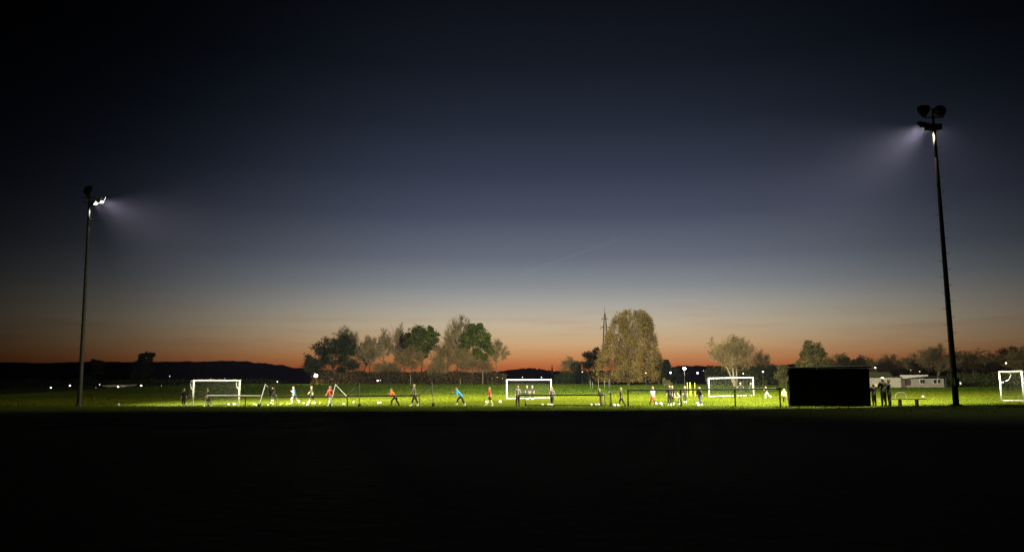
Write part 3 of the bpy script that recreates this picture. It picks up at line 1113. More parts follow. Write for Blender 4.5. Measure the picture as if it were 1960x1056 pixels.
def goal(label, A, B, h, back, top_d=.7, bot_d=1.3, r=.055, net=NETM, name='football_goal', bars=None):
    bars = bars or WHITE
    """A, B: the feet of the two posts; back: unit direction of the net"""
    A, B = Vector(A), Vector(B)
    root = thing(name, label, 'football goal', A)
    b = B - A
    k = Vector((back[0], back[1], 0)).normalized()
    up = Vector((0, 0, h))
    for base in (Vector((0, 0, 0)), b):
        m = MB()
        m.tube(base + Vector((0, 0, -.03)), base + up, r, r, 10)
        m.build('goal_post', WHITE, root, smooth_shade=True)
    m = MB()
    m.tube(up - b.normalized() * r * .9, b + up + b.normalized() * r * .9, r * 1.02, r * 1.02, 10)
    m.build('crossbar', WHITE, root)
    m = MB()
    m.tube(k * bot_d + Vector((0, 0, .03)), b + k * bot_d + Vector((0, 0, .03)), r * .7, r * .7, 8)
    m.build('ground_bar', bars, root)
    for base in (Vector((0, 0, 0)), b):
        m = MB()
        m.tube(base + k * .04 + Vector((0, 0, .03)), base + k * bot_d + Vector((0, 0, .03)), r * .6, r * .6, 8)
        m.build('side_bar', bars, root)
        m = MB()
        m.path([base + up - Vector((0, 0, .04)), base + up + k * (top_d * .8) - Vector((0, 0, .04)), base + up * .9 + k * top_d, base + up * .72 + k * (top_d * .75), base + up * .62 + k * .03], r * .42, 6)
        m.build('net_support', ALU, root)
    n = MB()
    u2 = Vector((0, 0, h * .97))
    net_lines(n, k * bot_d + Vector((0, 0, .05)), b + k * bot_d + Vector((0, 0, .05)), b + u2 + k * top_d, u2 + k * top_d, 34, 16)
    net_lines(n, u2 + k * top_d, b + u2 + k * top_d, b + up, up, 34, 5, sag=.03)
    for base in (Vector((0, 0, 0)), b):
        net_lines(n, base + Vector((0, 0, .03)), base + k * bot_d, base + u2 + k * top_d, base + u2, 8, 14, sag=0)
    n.build('net', net, root)
    return root


A, B = on_ground(371, 62.5), on_ground(459, 66)
goal('white goal nearest the left mast, seen at an angle with its net sagging', A, B, 2.05, (-.68, .73), .75, 1.2, bars=DARKMETAL)
A, B = on_ground(970, 83), on_ground(1055, 85)
goal('white goal in the middle of the pitch with players standing before its net', A, B, 2.0, (.06, 1), .8, 1.3)
A, B = on_ground(1357, 86), on_ground(1442, 87)
goal('white goal behind the dark rail guarded by a keeper in dark kit', A, B, 2.0, (.02, 1), .8, .35)
A, B = on_ground(1915, 54.6), on_ground(1958, 50.0)
goal('white goal cut by the right edge of the photo', A, B, 2.0, (.93, -.36), .7, .95)


# ------------------------------------------------------------------ goals wheeled aside and tipped over
def tipped_goal(label, E0, E1, K, F, bar_h, peak_h, frame_mat, bar_mat, bundle=False, low_bar=False):
    """E0, E1: ground points under the ends of the raised long bar; K, F: offsets of the frame's peak and wheel"""
    E0, E1 = Vector(E0), Vector(E1)
    root = thing('tipped_goal', label, 'football goal', E0, 0, 'portable goals tipped over along the touchline')
    d = E1 - E0
    m = MB()
    m.tube((0, 0, bar_h), d + Vector((0, 0, bar_h)), .05, .05, 8)
    m.build('long_bar', bar_mat, root)
    if low_bar:
        m = MB()
        m.tube(Vector((.5, .05, .07)), d + Vector((.35, .05, .07)), .035, .035, 8)
        m.build('low_bar', frame_mat, root)
    nb = MB()
    for e in (Vector((0, 0, 0)), d):
        pk = e + Vector((K[0], K[1], peak_h))
        ft = e + Vector((F[0], F[1], .08 + gz(E0.x + e.x + F[0], E0.y + e.y + F[1]) - E0.z))
        m = MB()
        m.tube(e + Vector((0, 0, bar_h)), pk, .03, .03, 6)
        m.tube(pk, ft, .03, .03, 6)
        fr = m.build('end_frame', frame_mat, root)
        w = MB()
        sd = d.normalized() * .05
        w.tube(ft - sd, ft + sd, .13, .13, 12)
        w.build('wheel', RUBBER, fr)
        m = MB()
        m.tube(e + Vector((0, 0, bar_h)), e + d.normalized() * .06 + Vector((0, 0, -.05 + gz(E0.x + e.x, E0.y + e.y) - E0.z)), .035, .035, 6)
        m.build('leg', frame_mat, root)
        p = e + Vector((0, 0, bar_h))
        for i in range(9):
            f = i / 8
            nb.tube(p.lerp(pk, f), ft.lerp(pk, f), .004, .004, 3, caps=False)
        for i in range(1, 7):
            nb.tube(pk.lerp(p, i / 7), pk.lerp(ft, i / 7), .004, .004, 3, caps=False)
        if not bundle:
            nb.tube(pk.lerp(p, .02), pk.lerp(p, .45), .05, .02, 5)
    nb.build('net', NETM, root)
    if bundle:
        bm_ = MB()
        rg = random.Random(4)
        c = Vector((K[0] * .55, K[1] * .5, (bar_h + peak_h) * .5))
        for i in range(16):
            a = c + Vector((rg.uniform(-.25, .3), rg.uniform(-.15, .15), rg.uniform(-.05, .3)))
            b = c + Vector((rg.uniform(-.25, .45), rg.uniform(-.15, .15), rg.uniform(-.55, .1)))
            bm_.tube(a, b, .05, .03, 5)
        bm_.build('bundled_net', NETM, root)
    return root


def kpx(px_off, Y):
    return px_off * Y / 1480.0


E0, E1 = crest(664, .6), crest(802, .6)
tipped_goal('tipped goal between the orange and red topped players, wheels to the right', E0, E1, (kpx(24, E0.y), -.25), (kpx(29, E0.y), -.9), .72, 1.62, DARKMETAL, DARKMETAL)
E0, E1 = crest(530, .6), crest(664, 1.6)
tipped_goal('tipped goal with a bundled grey net left of the striped wheel frames', E0, E1, (-kpx(21, E0.y), -.25), (-kpx(25, E0.y), -1.0), .70, 1.58, ALU, DARKMETAL, bundle=True)
E0, E1 = crest(992, .5), crest(1157, .5)
tg = tipped_goal('dark tipped goal with two rails right of the middle goal', E0, E1, (.45, .6), (.50, 1.0), .72, .95, DARKMETAL, DARKMETAL, low_bar=True)

r_ = thing('rail_barrier', 'white single rail across the front of the left goal', 'barrier', crest(397, .5))
a, b = crest(397, .5), crest(501, .5)
m = MB()
m.tube((0, 0, .78), b - a + Vector((0, 0, .74)), .05, .05, 8)
m.build('rail', WHITE, r_)
for px in (399, 470, 499):
    p = crest(px, .45) - a
    m = MB()
    m.tube(p + Vector((0, 0, -.1)), p + Vector((0, 0, .74)), .035, .035, 6)
    m.build('post', DARKMETAL, r_)

f_ = thing('spectator_rail', 'long dark spectator rail left of the dugout with four posts', 'railing', crest(1202))
a, b = crest(1200), crest(1496)
a0 = crest(1202)
za, zb = P(1200, 746.5, a.y).z - a0.z, P(1496, 743.5, b.y).z - a0.z
m = MB()
m.tube(a - a0 + Vector((0, 0, za - (a - a0).z)), b - a0 + Vector((0, 0, zb - (b - a0).z)), .055, .055, 10)
m.build('rail', DARKMETAL, f_)
for px in (1202, 1303, 1407, 1493):
    p = crest(px)
    fr = (px - 1200) / 296.0
    m = MB()
    m.tube(p - a0 + Vector((0, 0, -.1)), Vector(((p - a0).x, (p - a0).y, za + (zb - za) * fr)), .045, .045, 8)
    m.build('post', DARKMETAL, f_)
m = MB()
pk = crest(1171, .8)
o = thing('pole', 'thin dark leaning pole beside the dark tipped goal', 'pole', pk)
m.tube((0, 0, -.1), (-.12, 0, 2.0), .03, .02, 6)
m.build('shaft', DARKMETAL, o)
m = MB()
m.tube((0, 0, -.02), (0, 0, .06), .14, .10, 10)
m.build('foot', RUBBER, o)

# ------------------------------------------------------------------ dugout
def dugout():
    a, b = crest(1514, -.3), crest(1667, -.3)
    ex = (b - a)
    L = ex.length
    rz = math.atan2(ex.y, ex.x) + .012
    root = thing('dugout', 'big black boarded team dugout seen from behind between rail and spectators', 'dugout', a, rz)
    H0 = P(1514, 705, a.y).z - a.z
    H1 = P(1667, 702, b.y).z - b.z
    H = (H0 + H1) / 2
    D = 1.25
    BK = mat('black_boards', (0.006, 0.0055, 0.006), 1.0, .25, 3.0, spec=0.0)
    n = 9
    for i in range(n):
        m = MB()
        z0, z1 = .10 + (H - .16) * i / n, .10 + (H - .16) * (i + 1) / n
        m.box((L / 2, 0, (z0 + z1) / 2 + (b.z - a.z) * .5), (L - .02, .034 + .003 * (i % 3), z1 - z0 - .004))
        m.build('plank', BK, root)
    m = MB()
    m.box((L / 2, .04, H / 2 + .02), (L - .06, .03, H - .1))
    m.build('light_stop_board', BK, root)  # unseen board added behind the planks so no light leaks between them
    for x in (0.02, L - .02):
        m = MB()
        v = [(x - .02, .03, -.1), (x - .02, D * .75, -.1), (x - .02, D, H * .55), (x - .02, D, H - .06), (x - .02, .03, H - .06)]
        v2 = [(p[0] + .04, p[1], p[2]) for p in v]
        m.add(v + v2, [(0, 1, 6, 5), (1, 2, 7, 6), (2, 3, 8, 7), (3, 4, 9, 8), (4, 0, 5, 9)])
        m.add(v, [(0, 4, 3), (0, 3, 2), (0, 2, 1)])
        m.add(v2, [(0, 3, 4), (0, 2, 3), (0, 1, 2)])
        m.build('side_panel', BK, root)
    m = MB()
    v = [(-.09, -.12, H - .05), (L + .09, -.12, H + .03), (L + .09, D + .15, H + .10), (-.09, D + .15, H + .02)]
    v = v + [(p[0], p[1], p[2] + .07) for p in v]
    m.add(v, [(3, 2, 1, 0), (4, 5, 6, 7), (0, 1, 5, 4), (1, 2, 6, 5), (2, 3, 7, 6), (3, 0, 4, 7)])
    m.build('roof', BK, root)
    m = MB()
    m.box((L / 2, D / 2, .0), (L + .1, D + .3, .14))
    m.build('slab', mat('concrete', (.22, .22, .21), .9, .2), root)
    m = MB()
    m.box((L / 2, .38, .45), (L - .2, .36, .04))
    m.build('bench_seat', mat('bench_wood', (.2, .13, .07), .7, .3), root)
    for x in (.5, L / 2, L - .5):
        m = MB()
        m.box((x, .38, .25), (.06, .3, .36))
        m.build('bench_leg', DARKMETAL, root)
    m = MB()
    m.tube((-.05, .80, -.1), (-.13, .84, 1.5), .055, .055, 8)
    m.build('front_post', WHITE, root)


dugout()

# bench and mini goal right of the dugout
bp = crest(1738, 1.2)
bench = thing('bench', 'low backless wooden bench right of the two standing spectators', 'bench', bp, R(-10))
k = bp.y / 1480.0
for y in (-.13, .13):
    m = MB()
    m.box((0, y, .40), (62 * k, .22, .045))
    m.build('plank', mat('bench_wood', (.2, .13, .07), .7, .3), bench)
for s in (-.24, .24):
    m = MB()
    m.box((62 * k * s, 0, .17), (.1, .34, .41))
    m.build('leg', mat('bench_wood', (.2, .13, .07), .7, .3), bench)

mg = on_ground(1723, 66)
o = thing('pop_up_goal', 'small white pop-up goal with a curved top behind the low bench', 'mini goal', mg)
m = MB()
m.path([Vector((.46 * math.cos(t), 0, max(0, .50 * math.sin(t) ** .6))) for t in np.linspace(0.001, math.pi - .001, 15)], .02, 6)
m.build('hoop', mat('grey_tube', (.10, .10, .09), .6, .1), o)
m = MB()
for t in np.linspace(.3, math.pi - .3, 9):
    m.tube((.46 * math.cos(t), 0, .50 * math.sin(t) ** .6), (.40 * math.cos(t), .55, 0.02), .004, .004, 3)
for q in (.25, .5, .75):
    m.path([Vector((.46 * math.cos(t), .55 * q, .50 * math.sin(t) ** .6 * (1 - q))) for t in np.linspace(.2, math.pi - .2, 8)], .004, 3)
m.build('net', NETM, o)

# ------------------------------------------------------------------ training gear
YEL = mat('yellow_plastic', (.40, .37, .035), .45, .08)
BALLM = mat('ball_white', (.62, .62, .6), .4, .08, 20)
ORANGE = mat('orange_plastic', (.75, .25, .03), .5, .1)


def slalom_pole(px, Y, ytop, label, lean):
    b = on_ground(px, Y)
    o = thing('slalom_pole', label, 'training pole', b, 0, 'yellow slalom poles in a cluster')
    H = P(px, ytop, Y).z - b.z
    m = MB()
    m.tube((0, 0, 0), (lean, 0, H), .032, .028, 8)
    m.build('shaft', YEL, o)
    m = MB()
    m.tube((0, 0, -.02), (0, 0, .07), .16, .13, 12)
    m.build('foot', RUBBER, o)


slalom_pole(1315, 84, 731.5, 'leftmost yellow slalom pole beside the dark dressed child', .05)
slalom_pole(1320.5, 88, 731, 'second yellow slalom pole from the left, upright', 0)
slalom_pole(1323.5, 88, 731.5, 'third yellow slalom pole from the left, leaning onto the second', -.14)
slalom_pole(1330, 88, 732, 'yellow slalom pole standing apart at the right of the cluster', 0)

ball_mesh = None


def ball(px, Y, label, group, lift=0.0, r=.11, name='football'):
    global ball_mesh
    p = on_ground(px, Y)
    o = bpy.data.objects.new(name, ball_mesh) if ball_mesh else None
    if o is None:
        m = MB()
        m.ball((0, 0, 0), .11, 14, 10)
        ball_mesh = m.mesh('football', BALLM, True)
        o = bpy.data.objects.new(name, ball_mesh)
    COL.objects.link(o)
    o.location = p + Vector((0, 0, r + lift))
    o.scale = (r / .11,) * 3
    tag(o, label, 'football', group)
    return o


GB = 'white footballs lying on the lit grass'
c_ = crest
def by(px, t):
    return c_(px, t).y


for px, t, lab in ((229, .8, 'lone white football at the dim left end of the pitch'),):
    ball(px, by(px, t), lab, GB, r=.125)
for px, w_ in ((289.5, 'leftmost'), (311, 'middle'), (332, 'rightmost')):
    ball(px, by(px, .8), w_ + ' of three tiny white balls left of the child at the left goal', GB, r=.07)
ball(359, by(359, .3), 'white football at the feet of the child left of the left goal', GB, r=.095)
for px, t, w_ in ((440, 5.5, 'leftmost'), (449.5, 7, 'middle'), (451, 5, 'rightmost and nearest')):
    ball(px, by(px, t), w_ + ' of three white balls lying inside the left goal', GB, r=.095)
for px, t, w_ in ((488, 7, 'first'), (492, 5, 'second'), (515, 5, 'third'), (520.5, 12, 'fourth and farthest'), (540, 9, 'fifth'), (556, 8.6, 'sixth')):
    ball(px, by(px, t), w_ + ' small white ball counting from the left goal towards the blue shirted runner', GB, r=.075)
for px, t, w_ in ((583, 9.5, 'leftmost'), (590, 5, 'nearest'), (604, 10, 'rightmost'), (592, 11, 'farthest')):
    ball(px, by(px, t), w_ + ' of four small white balls between the blue shirted runner and the red bib', GB, r=.095)
ball(659.5, by(659.5, 6), 'white football just right of the red bibbed player', GB, r=.12)
ball(678, by(678, 14), 'small white ball under the bar of the tipped goal', GB, r=.075)
ball(724.5, by(724.5, 11.5), 'left one of two touching white footballs left of the orange topped player', GB, r=.095)
ball(729, by(729, 11.8), 'right one of two touching white footballs left of the orange topped player', GB, r=.095)
ball(932, by(932, 12), 'white football at the foot of the red shirted player', GB, r=.125)
ball(957.5, by(957.5, 13.5), 'white football lying between the red shirted player and the middle goal', GB, r=.125)
for px, w_ in ((1038, 'leftmost'), (1049, 'middle'), (1054, 'rightmost')):
    ball(px, by(px, 4.6), w_ + ' of three white balls below the left half of the dark tipped goal', GB, r=.095)
for px, w_ in ((1131, 'leftmost'), (1140.5, 'middle'), (1145, 'rightmost')):
    ball(px, by(px, 4.4), w_ + ' of three white balls left of the person leaning on the dark tipped goal', GB, r=.095)
for px, w_ in ((1175, 'left'), (1182, 'right')):
    ball(px, by(px, 3.8), w_ + ' of two white balls between the leaning pole and the dark dressed walker', GB, r=.095)
ball(1253.5, by(1253.5, 7.2), 'white football at the feet of the player in red shorts', GB, r=.125)
ball(1264, by(1264, 6), 'white football lying alone right of the player in red shorts', GB, r=.125)
ball(1333.5, by(1333.5, 6.5), 'white football at the feet of the child right of the slalom poles', GB, r=.125)
ball(1765.5, 66, 'white football on the grass beyond the low bench', GB, r=.095)
ball(1838, 88, 'white ball in the air right of the right mast', GB, lift=.85, r=.19)

# little yellow marker strips near the left training group
for px, t, w_ in ((524, 9, 'leftmost'), (538, 8, 'second'), (550, 9, 'third'), (599, 11, 'fourth'), (613, 11.5, 'rightmost')):
    p = crest(px, t)
    m = MB()
    m.tube((0, 0, .02), (0, 0, .24), .07, .02, 10)
    m.tube((0, 0, .0), (0, 0, .025), .12, .12, 10)
    o = m.build('marker_cone', YEL)
    o.location = p
    tag(o, w_ + ' of five small yellow marker cones on the bright grass of the left training group', 'cone', 'small yellow marker cones')

# short pale stakes by the golden tree
for px, yt, lab in ((1130, 727, 'leftmost short pale stake before the golden tree'), (1134, 731, 'second short pale stake before the golden tree, lower than the first'),
                    (1145.5, 727, 'middle pale stake before the golden tree, standing apart'), (1157, 728, 'fourth short pale stake before the golden tree'),
                    (1166, 725, 'rightmost and tallest pale stake before the golden tree')):
    b = on_ground(px, 140)
    H = P(px, yt, 140).z - b.z
    m = MB()
    m.tube((0, 0, -.2), (.02, 0, H), .06, .05, 6)
    m.ball((.02, 0, H), .055, 6, 4)
    o = m.build('stake', mat('weathered_wood', (.13, .13, .10), .9, .2))
    o.location = b
    tag(o, lab, 'stake', 'pale stakes before the golden tree')

# thin fence posts by the hedge of the wood
for px, yt in ((785.5, 716), (924, 708), (881, 724)):
    b = on_ground(px, 176)
    m = MB()
    m.tube((0, 0, -.2), (0, 0, P(px, yt, 176).z - b.z), .06, .05, 6)
    m.ball((0, 0, P(px, yt, 176).z - b.z), .055, 6, 4)
    o = m.build('fence_post', PALEBARK)
    o.location = b
    tag(o, {785.5: 'pale post by the hedge above the grey jacketed adult', 924: 'tall pale post by the hedge right of the blue player', 881: 'short pale post by the hedge straight above the blue player'}[px], 'post')


# ------------------------------------------------------------------ street lamps and far lights
def street_lamp(label, px, py, Y, r, col, power=0.0, strength=30.0, arm=0.0, group='lit lamps beyond the pitch'):
    b = on_ground(px, Y)
    h = P(px, py, Y).z - b.z
    o = thing('street_lamp', label, 'street lamp', b, 0, group)
    m = MB()
    m.tube((arm, 0.12, -.2), (arm, 0.12, h + r * .6), .07, .045, 8)
    m.tube((arm, 0.12, h + r * .6), (0, 0.0, h + r * 1.15), .03, .03, 6)
    m.build('pole', GALV, o)
    hd = MB()
    hd.tube((0, 0, h + r * .9), (0, 0, h + r * 1.4), r * .95, r * .4, 10)
    hd.build('lamp_head', DARKMETAL, o)
    g_ = MB()
    g_.ball((0, 0, h), r, 10, 8, (1, 1, .9))
    g_.build('globe', emit('lamp_glow_%s_%d' % ('_'.join('%02d' % int(c * 99) for c in col), int(strength * 10)), col, strength), o, smooth_shade=True)
    if power:
        ld = bpy.data.lights.new('lamp_light', 'POINT')
        ld.energy = power
        ld.color = col
        ld.shadow_soft_size = r
        lo = bpy.data.objects.new('lamp_light', ld)
        COL.objects.link(lo)
        lo.parent = o
        lo.location = (0, -r * 1.3, h - r * .2)
    return o


WW, CW, AM = (1.0, .86, .62), (1, .97, .9), (1, .42, .16)
street_lamp('brightest street lamp, right of the golden tree on a pale pole', 1311, 705, 150, .27, (1, .9, .72), 1500, 60)
street_lamp('bright warm lamp shining on a golden bush left of the wood', 604, 718.5, 178, .40, (1, .88, .6), 5000, 30)
street_lamp('white lamp between the golden tree and the brightest street lamp', 1284, 713, 190, 0.22, CW, 0, 8.0)
street_lamp('white lamp right of the brightest street lamp', 1336, 713.5, 190, 0.22, CW, 0, 8.0)
street_lamp('small red orange lamp beside the brightest street lamp', 1317.5, 714, 210, 0.14, AM, 0, 1.6)
street_lamp('tiny lamp shining through the lower leaves of the golden tree', 1237, 713.5, 160, 0.09, CW, 0, 3.2)
street_lamp('tiny lamp on the skyline left of the big bare tree', 1347.5, 709, 220, 0.09, CW, 0, 2.4)
street_lamp('lamp seen through the fork of the big bare tree', 1423.5, 714.5, 158, 0.10, CW, 0, 4.0)
street_lamp('white lamp midway between bare tree and dugout', 1461.5, 711, 155, 0.15, CW, 0, 6.4)
street_lamp('white lamp above the hut right of the dugout', 1677.5, 703.5, 160, 0.14, CW, 0, 6.4)
street_lamp('left of two tiny lamps above the clubhouse roof', 1745.5, 708, 170, 0.07, CW, 0, 2.0)
street_lamp('right of two tiny lamps above the clubhouse roof', 1762.5, 710.5, 170, 0.09, CW, 0, 2.0)
street_lamp('white lamp above the goal at the right edge', 1929.5, 694.5, 165, 0.14, CW, 0, 6.4)
street_lamp('bright lamp at the foot of the wood above the tipped goal', 722.5, 728, 174, 0.16, CW, 0, 7.2)
street_lamp('tiny lamp right of the lamp at the foot of the wood', 727.5, 727.5, 174, 0.08, CW, 0, 2.4)
street_lamp('dimmest of three lamps left of the middle goal', 942, 723, 185, 0.09, CW, 0, 2.4)
street_lamp('second of three lamps left of the middle goal', 952, 721, 185, 0.11, CW, 0, 3.2)
street_lamp('brightest of three lamps left of the middle goal', 962.5, 723, 185, 0.17, CW, 0, 7.2)
street_lamp('tiny lamp above the middle of the crossbar of the middle goal', 1000, 721.5, 215, 0.10, CW, 0, 3.2)
street_lamp('lamp above the right end of the crossbar of the middle goal', 1036.5, 721.5, 215, 0.12, CW, 0, 4.0)
street_lamp('pale slanted lamp in the dark trees left of the golden tree', 1115, 711.5, 190, 0.12, CW, 0, 2.4)
FL = 'distant lights below the left hill'
street_lamp('leftmost lamp below the left hill', 97.5, 741.5, 160, 0.12, CW, 0, 5.6, group=FL)
street_lamp('second lamp below the left hill, left of the mast', 133.5, 737.5, 175, 0.15, CW, 0, 6.4, group=FL)
street_lamp('tiny lamp right of the left mast, upper of two', 190.5, 735.5, 172, 0.09, CW, 0, 2.8, group=FL)
street_lamp('tiny lamp right of the left mast, lower of two', 183.5, 741.5, 172, 0.06, CW, 0, 1.6, group=FL)
street_lamp('lamp on the front of the long low hut', 226.5, 740.5, 174, 0.14, WW, 120, 6.4, group=FL)
street_lamp('bright lamp right of the long low hut', 270, 737.5, 172, 0.17, CW, 0, 7.2, group=FL)
street_lamp('faint lamp low down left of the left goal', 309, 738, 172, 0.06, CW, 0, 1.6, group=FL)
street_lamp('faint lamp high on the hill above the left goal', 323.5, 719.5, 200, 0.10, CW, 0, 2.0, group=FL)
street_lamp('small lamp in the dark hillside right of the left goal', 530.5, 730, 176, 0.12, CW, 0, 3.6, group=FL)
street_lamp('tiny lamp above the crossbar of the left goal', 402.5, 724.8, 200, 0.07, CW, 0, 2.0, group=FL)
street_lamp('tiny lamp above the right half of the left goal crossbar', 429.5, 724, 200, 0.07, CW, 0, 2.0, group=FL)

# ------------------------------------------------------------------ people
SKIN = mat('skin', (.40, .26, .19), .55, .08)
CL = {}


def cloth(name, c):
    return mat('cloth_' + name, c, .85, .15, 6.0)


BLACK_C, DARK_C, NAVY, GREYC = cloth('black', (.016, .016, .018)), cloth('charcoal', (.026, .027, .026)), cloth('navy', (.03, .04, .12)), cloth('grey', (.11, .12, .10))
WHITE_C, RED_C, ORANGE_C, BLUE_C = cloth('white', (.48, .48, .46)), cloth('red', (.55, .07, .05)), cloth('orange', (.70, .16, .03)), cloth('blue', (.05, .30, .62))
OLIVE_C, PALE_C, YEL_C, LBLUE = cloth('olive', (.022, .025, .018)), cloth('pale_grey', (.20, .20, .18)), cloth('yellow', (.6, .55, .12)), cloth('mid_blue', (.10, .20, .42))
BROWN_C = cloth('brown', (.10, .055, .03))
HAIRS = {'dark': cloth('dark_hair', (.02, .014, .01)), 'brown': cloth('brown_hair', (.09, .05, .025)), 'fair': cloth('fair_hair', (.28, .20, .10)), 'white': cloth('white_hat', (.75, .75, .72))}

STAND = dict(lean=3, legs=((3, 3), (-3, 2)), arms=((4, 8, 12), (-2, 8, 10)))
WALK = dict(lean=5, legs=((22, 8), (-20, 14)), arms=((-20, 8, 20), (20, 8, 25)))
RUN = dict(lean=14, legs=((42, 55), (-24, 40)), arms=((-40, 10, 80), (35, 10, 85)))
LEAN = dict(lean=40, legs=((45, 40), (-18, 18)), arms=((-10, 14, 50), (40, 14, 50)))
CROUCH = dict(lean=38, legs=((50, 72), (38, 62)), arms=((30, 12, 35), (35, 12, 40)))
KEEP = dict(lean=20, legs=((22, 30), (10, 26)), arms=((25, 35, 40), (25, 35, 40)), apart=9)
FOLD = dict(lean=0, legs=((1, 1), (-2, 1)), arms=((25, 12, 95), (25, 12, 95)))
KICK = dict(lean=8, legs=((36, 18), (-10, 18)), arms=((-25, 25, 30), (25, 30, 30)))


def person(label, px, yhead, Y, pose, facing, top, bottom, shoes, hair, shorts=False, socks=None, child=True, base=None, group=None, hood=False):
    b = on_ground(px, Y) if base is None else base
    sk, ed, rad, lab = [], [], [], []

    def V(p, r, l, par=None):
        sk.append(np.array(p, float))
        rad.append(r if isinstance(r, tuple) else (r, r))
        lab.append(l)
        if par is not None:
            ed.append((par, len(sk) - 1))
        return len(sk) - 1

    ln = R(pose['lean'])
    t = np.array((0, math.sin(ln), math.cos(ln)))
    fwd = np.array((0, math.cos(ln), -math.sin(ln)))
    hd = np.array((0, math.sin(ln * .45), math.cos(ln * .45)))
    hs = 1.18 if child else 1.0
    p0 = V((0, 0, 0), (.078, .062), 'pelvis')
    p1 = V(t * .10, (.070, .052), 'torso', p0)
    p2 = V(t * .21, (.086, .060), 'torso', p1)
    p3 = V(t * .285, (.072, .052), 'torso', p2)
    nk = V(t * .325, .030, 'neck', p3)
    hc0 = t * .325 + hd * .05
    h1 = V(hc0, (.040 * hs, .044 * hs), 'head', nk)
    h2 = V(hc0 + hd * .055 * hs, (.052 * hs, .062 * hs), 'head', h1)
    h3 = V(hc0 + hd * .105 * hs, (.040 * hs, .048 * hs), 'head', h2)
    head_c = hc0 + hd * .06 * hs
    ap = R(pose.get('apart', 2))
    hands, feet = [], []
    for i, s in enumerate((-1, 1)):
        th, kb = R(pose['legs'][i][0]), R(pose['legs'][i][1])
        hip = np.array((s * .048, 0, -.02))
        hp = V(hip, .058, 'thigh', p0)
        d = np.array((s * math.sin(ap), math.sin(th), -math.cos(th)))
        kn = hip + d * .235
        V(hip + d * .11, .050, 'thigh', hp)
        k_ = V(kn, .037, 'shin', len(sk) - 1)
        d2 = np.array((s * math.sin(ap), math.sin(th - kb), -math.cos(th - kb)))
        an = kn + d2 * .225
        V(kn + d2 * .08, .036, 'shin', k_)
        a_ = V(an, .024, 'foot', len(sk) - 1)
        fd = np.array((0, math.cos((th - kb) * .4), math.sin((th - kb) * .4)))
        V(an + fd * .05 + np.array((0, 0, -.022)), (.026, .020), 'foot', a_)
        V(an + fd * .10 + np.array((0, 0, -.028)), (.024, .014), 'foot', len(sk) - 1)
        feet.append(an)
        af, ao, be = [R(q) for q in pose['arms'][i]]
        sh = t * .285 + np.array((s * .100, 0, 0))
        s_ = V(sh, .040, 'arm', p3)
        af2 = af + ln * .3
        d = np.array((s * math.sin(ao), math.sin(af2) * math.cos(ao), -math.cos(af2) * math.cos(ao)))
        e = sh + d * .165
        e_ = V(e, .029, 'arm', s_)
        d2 = np.array((s * math.sin(ao) * .5, math.sin(af2 + be), -math.cos(af2 + be)))
        d2 /= np.linalg.norm(d2)
        w = e + d2 * .135
        w_ = V(w, .020, 'hand', e_)
        V(w + d2 * .045, (.024, .013), 'hand', w_)
        hands.append((w + d2 * .045, d2, s))
    me = bpy.data.meshes.new('person')
    me.from_pydata([tuple(p) for p in sk], ed, [])
    tmp = bpy.data.objects.new('tmp', me)
    COL.objects.link(tmp)
    tmp.modifiers.new('s', 'SKIN')
    for i, r in enumerate(rad):
        sv = me.skin_vertices[0].data[i]
        sv.radius = r
        sv.use_root = (i == 0)
    tmp.modifiers.new('u', 'SUBSURF').levels = 1
    bpy.context.view_layer.update()
    ev = tmp.evaluated_get(bpy.context.evaluated_depsgraph_get())
    em = bpy.data.meshes.new_from_object(ev)
    co = np.empty(len(em.vertices) * 3)
    em.vertices.foreach_get('co', co)
    co = co.reshape(-1, 3)
    no = np.array([v.normal[:] for v in em.vertices])
    polys = [tuple(p.vertices) for p in em.polygons]
    bpy.data.objects.remove(tmp)
    bpy.data.meshes.remove(me)
    bpy.data.meshes.remove(em)
    # which limb each skin point belongs to
    segs = [(sk[a], sk[c], lab[c], max(rad[c])) for a, c in ed]
    best = np.full(len(co), 9e9)
    owner = np.zeros(len(co), int)
    for i, (a, c, l, r) in enumerate(segs):
        ab = c - a
        tt = np.clip(((co - a) @ ab) / (ab @ ab), 0, 1)
        dist = np.linalg.norm(co - (a + tt[:, None] * ab), axis=1) - r
        m = dist < best
        best[m] = dist[m]
        owner[m] = i
    vl = [segs[i][2] for i in owner]
    zmin = co[:, 2].min()
    zmax = co[:, 2].max()
    Hpx = P(px, yhead, b.y).z - b.z
    S = Hpx / (zmax - zmin)
    cr, sr = math.cos(R(facing)), math.sin(R(facing))
    rot = np.array(((cr, -sr, 0), (sr, cr, 0), (0, 0, 1)))

    def tf(v):
        v = np.asarray(v, float).reshape(-1, 3) - np.array((0, 0, zmin))
        return (v * S) @ rot.T

    def nr(v):
        return np.asarray(v, float) @ rot.T

    body = MB()
    qd = [p for p in polys if len(p) == 4]
    trs = [p for p in polys if len(p) == 3]
    body.v.append(tf(co))
    if qd:
        body.f.append(np.array(qd))
    if trs:
        body.f.append(np.array(trs))
    body.n = len(co)
    # fingers, nose, ears
    for (hp, d2, s) in hands:
        side = np.array((1.0, 0, 0))
        pn = np.cross(d2, side)
        pn /= np.linalg.norm(pn) + 1e-9
        for f, L in zip((-1.5, -.5, .5, 1.5), (.030, .036, .034, .026)):
            q = hp + side * f * .0085
            k1 = q + d2 * L * .55 - pn * .003
            k2 = k1 + d2 * L * .45 - pn * .010
            body.tube(tf(q)[0], tf(k1)[0], .0055 * S, .005 * S, 5)
            body.tube(tf(k1)[0], tf(k2)[0], .005 * S, .004 * S, 5)
        q = hp - side * s * .018 - d2 * .02
        body.tube(tf(q)[0], tf(q - side * s * .014 + d2 * .022)[0], .006 * S, .0045 * S, 5)
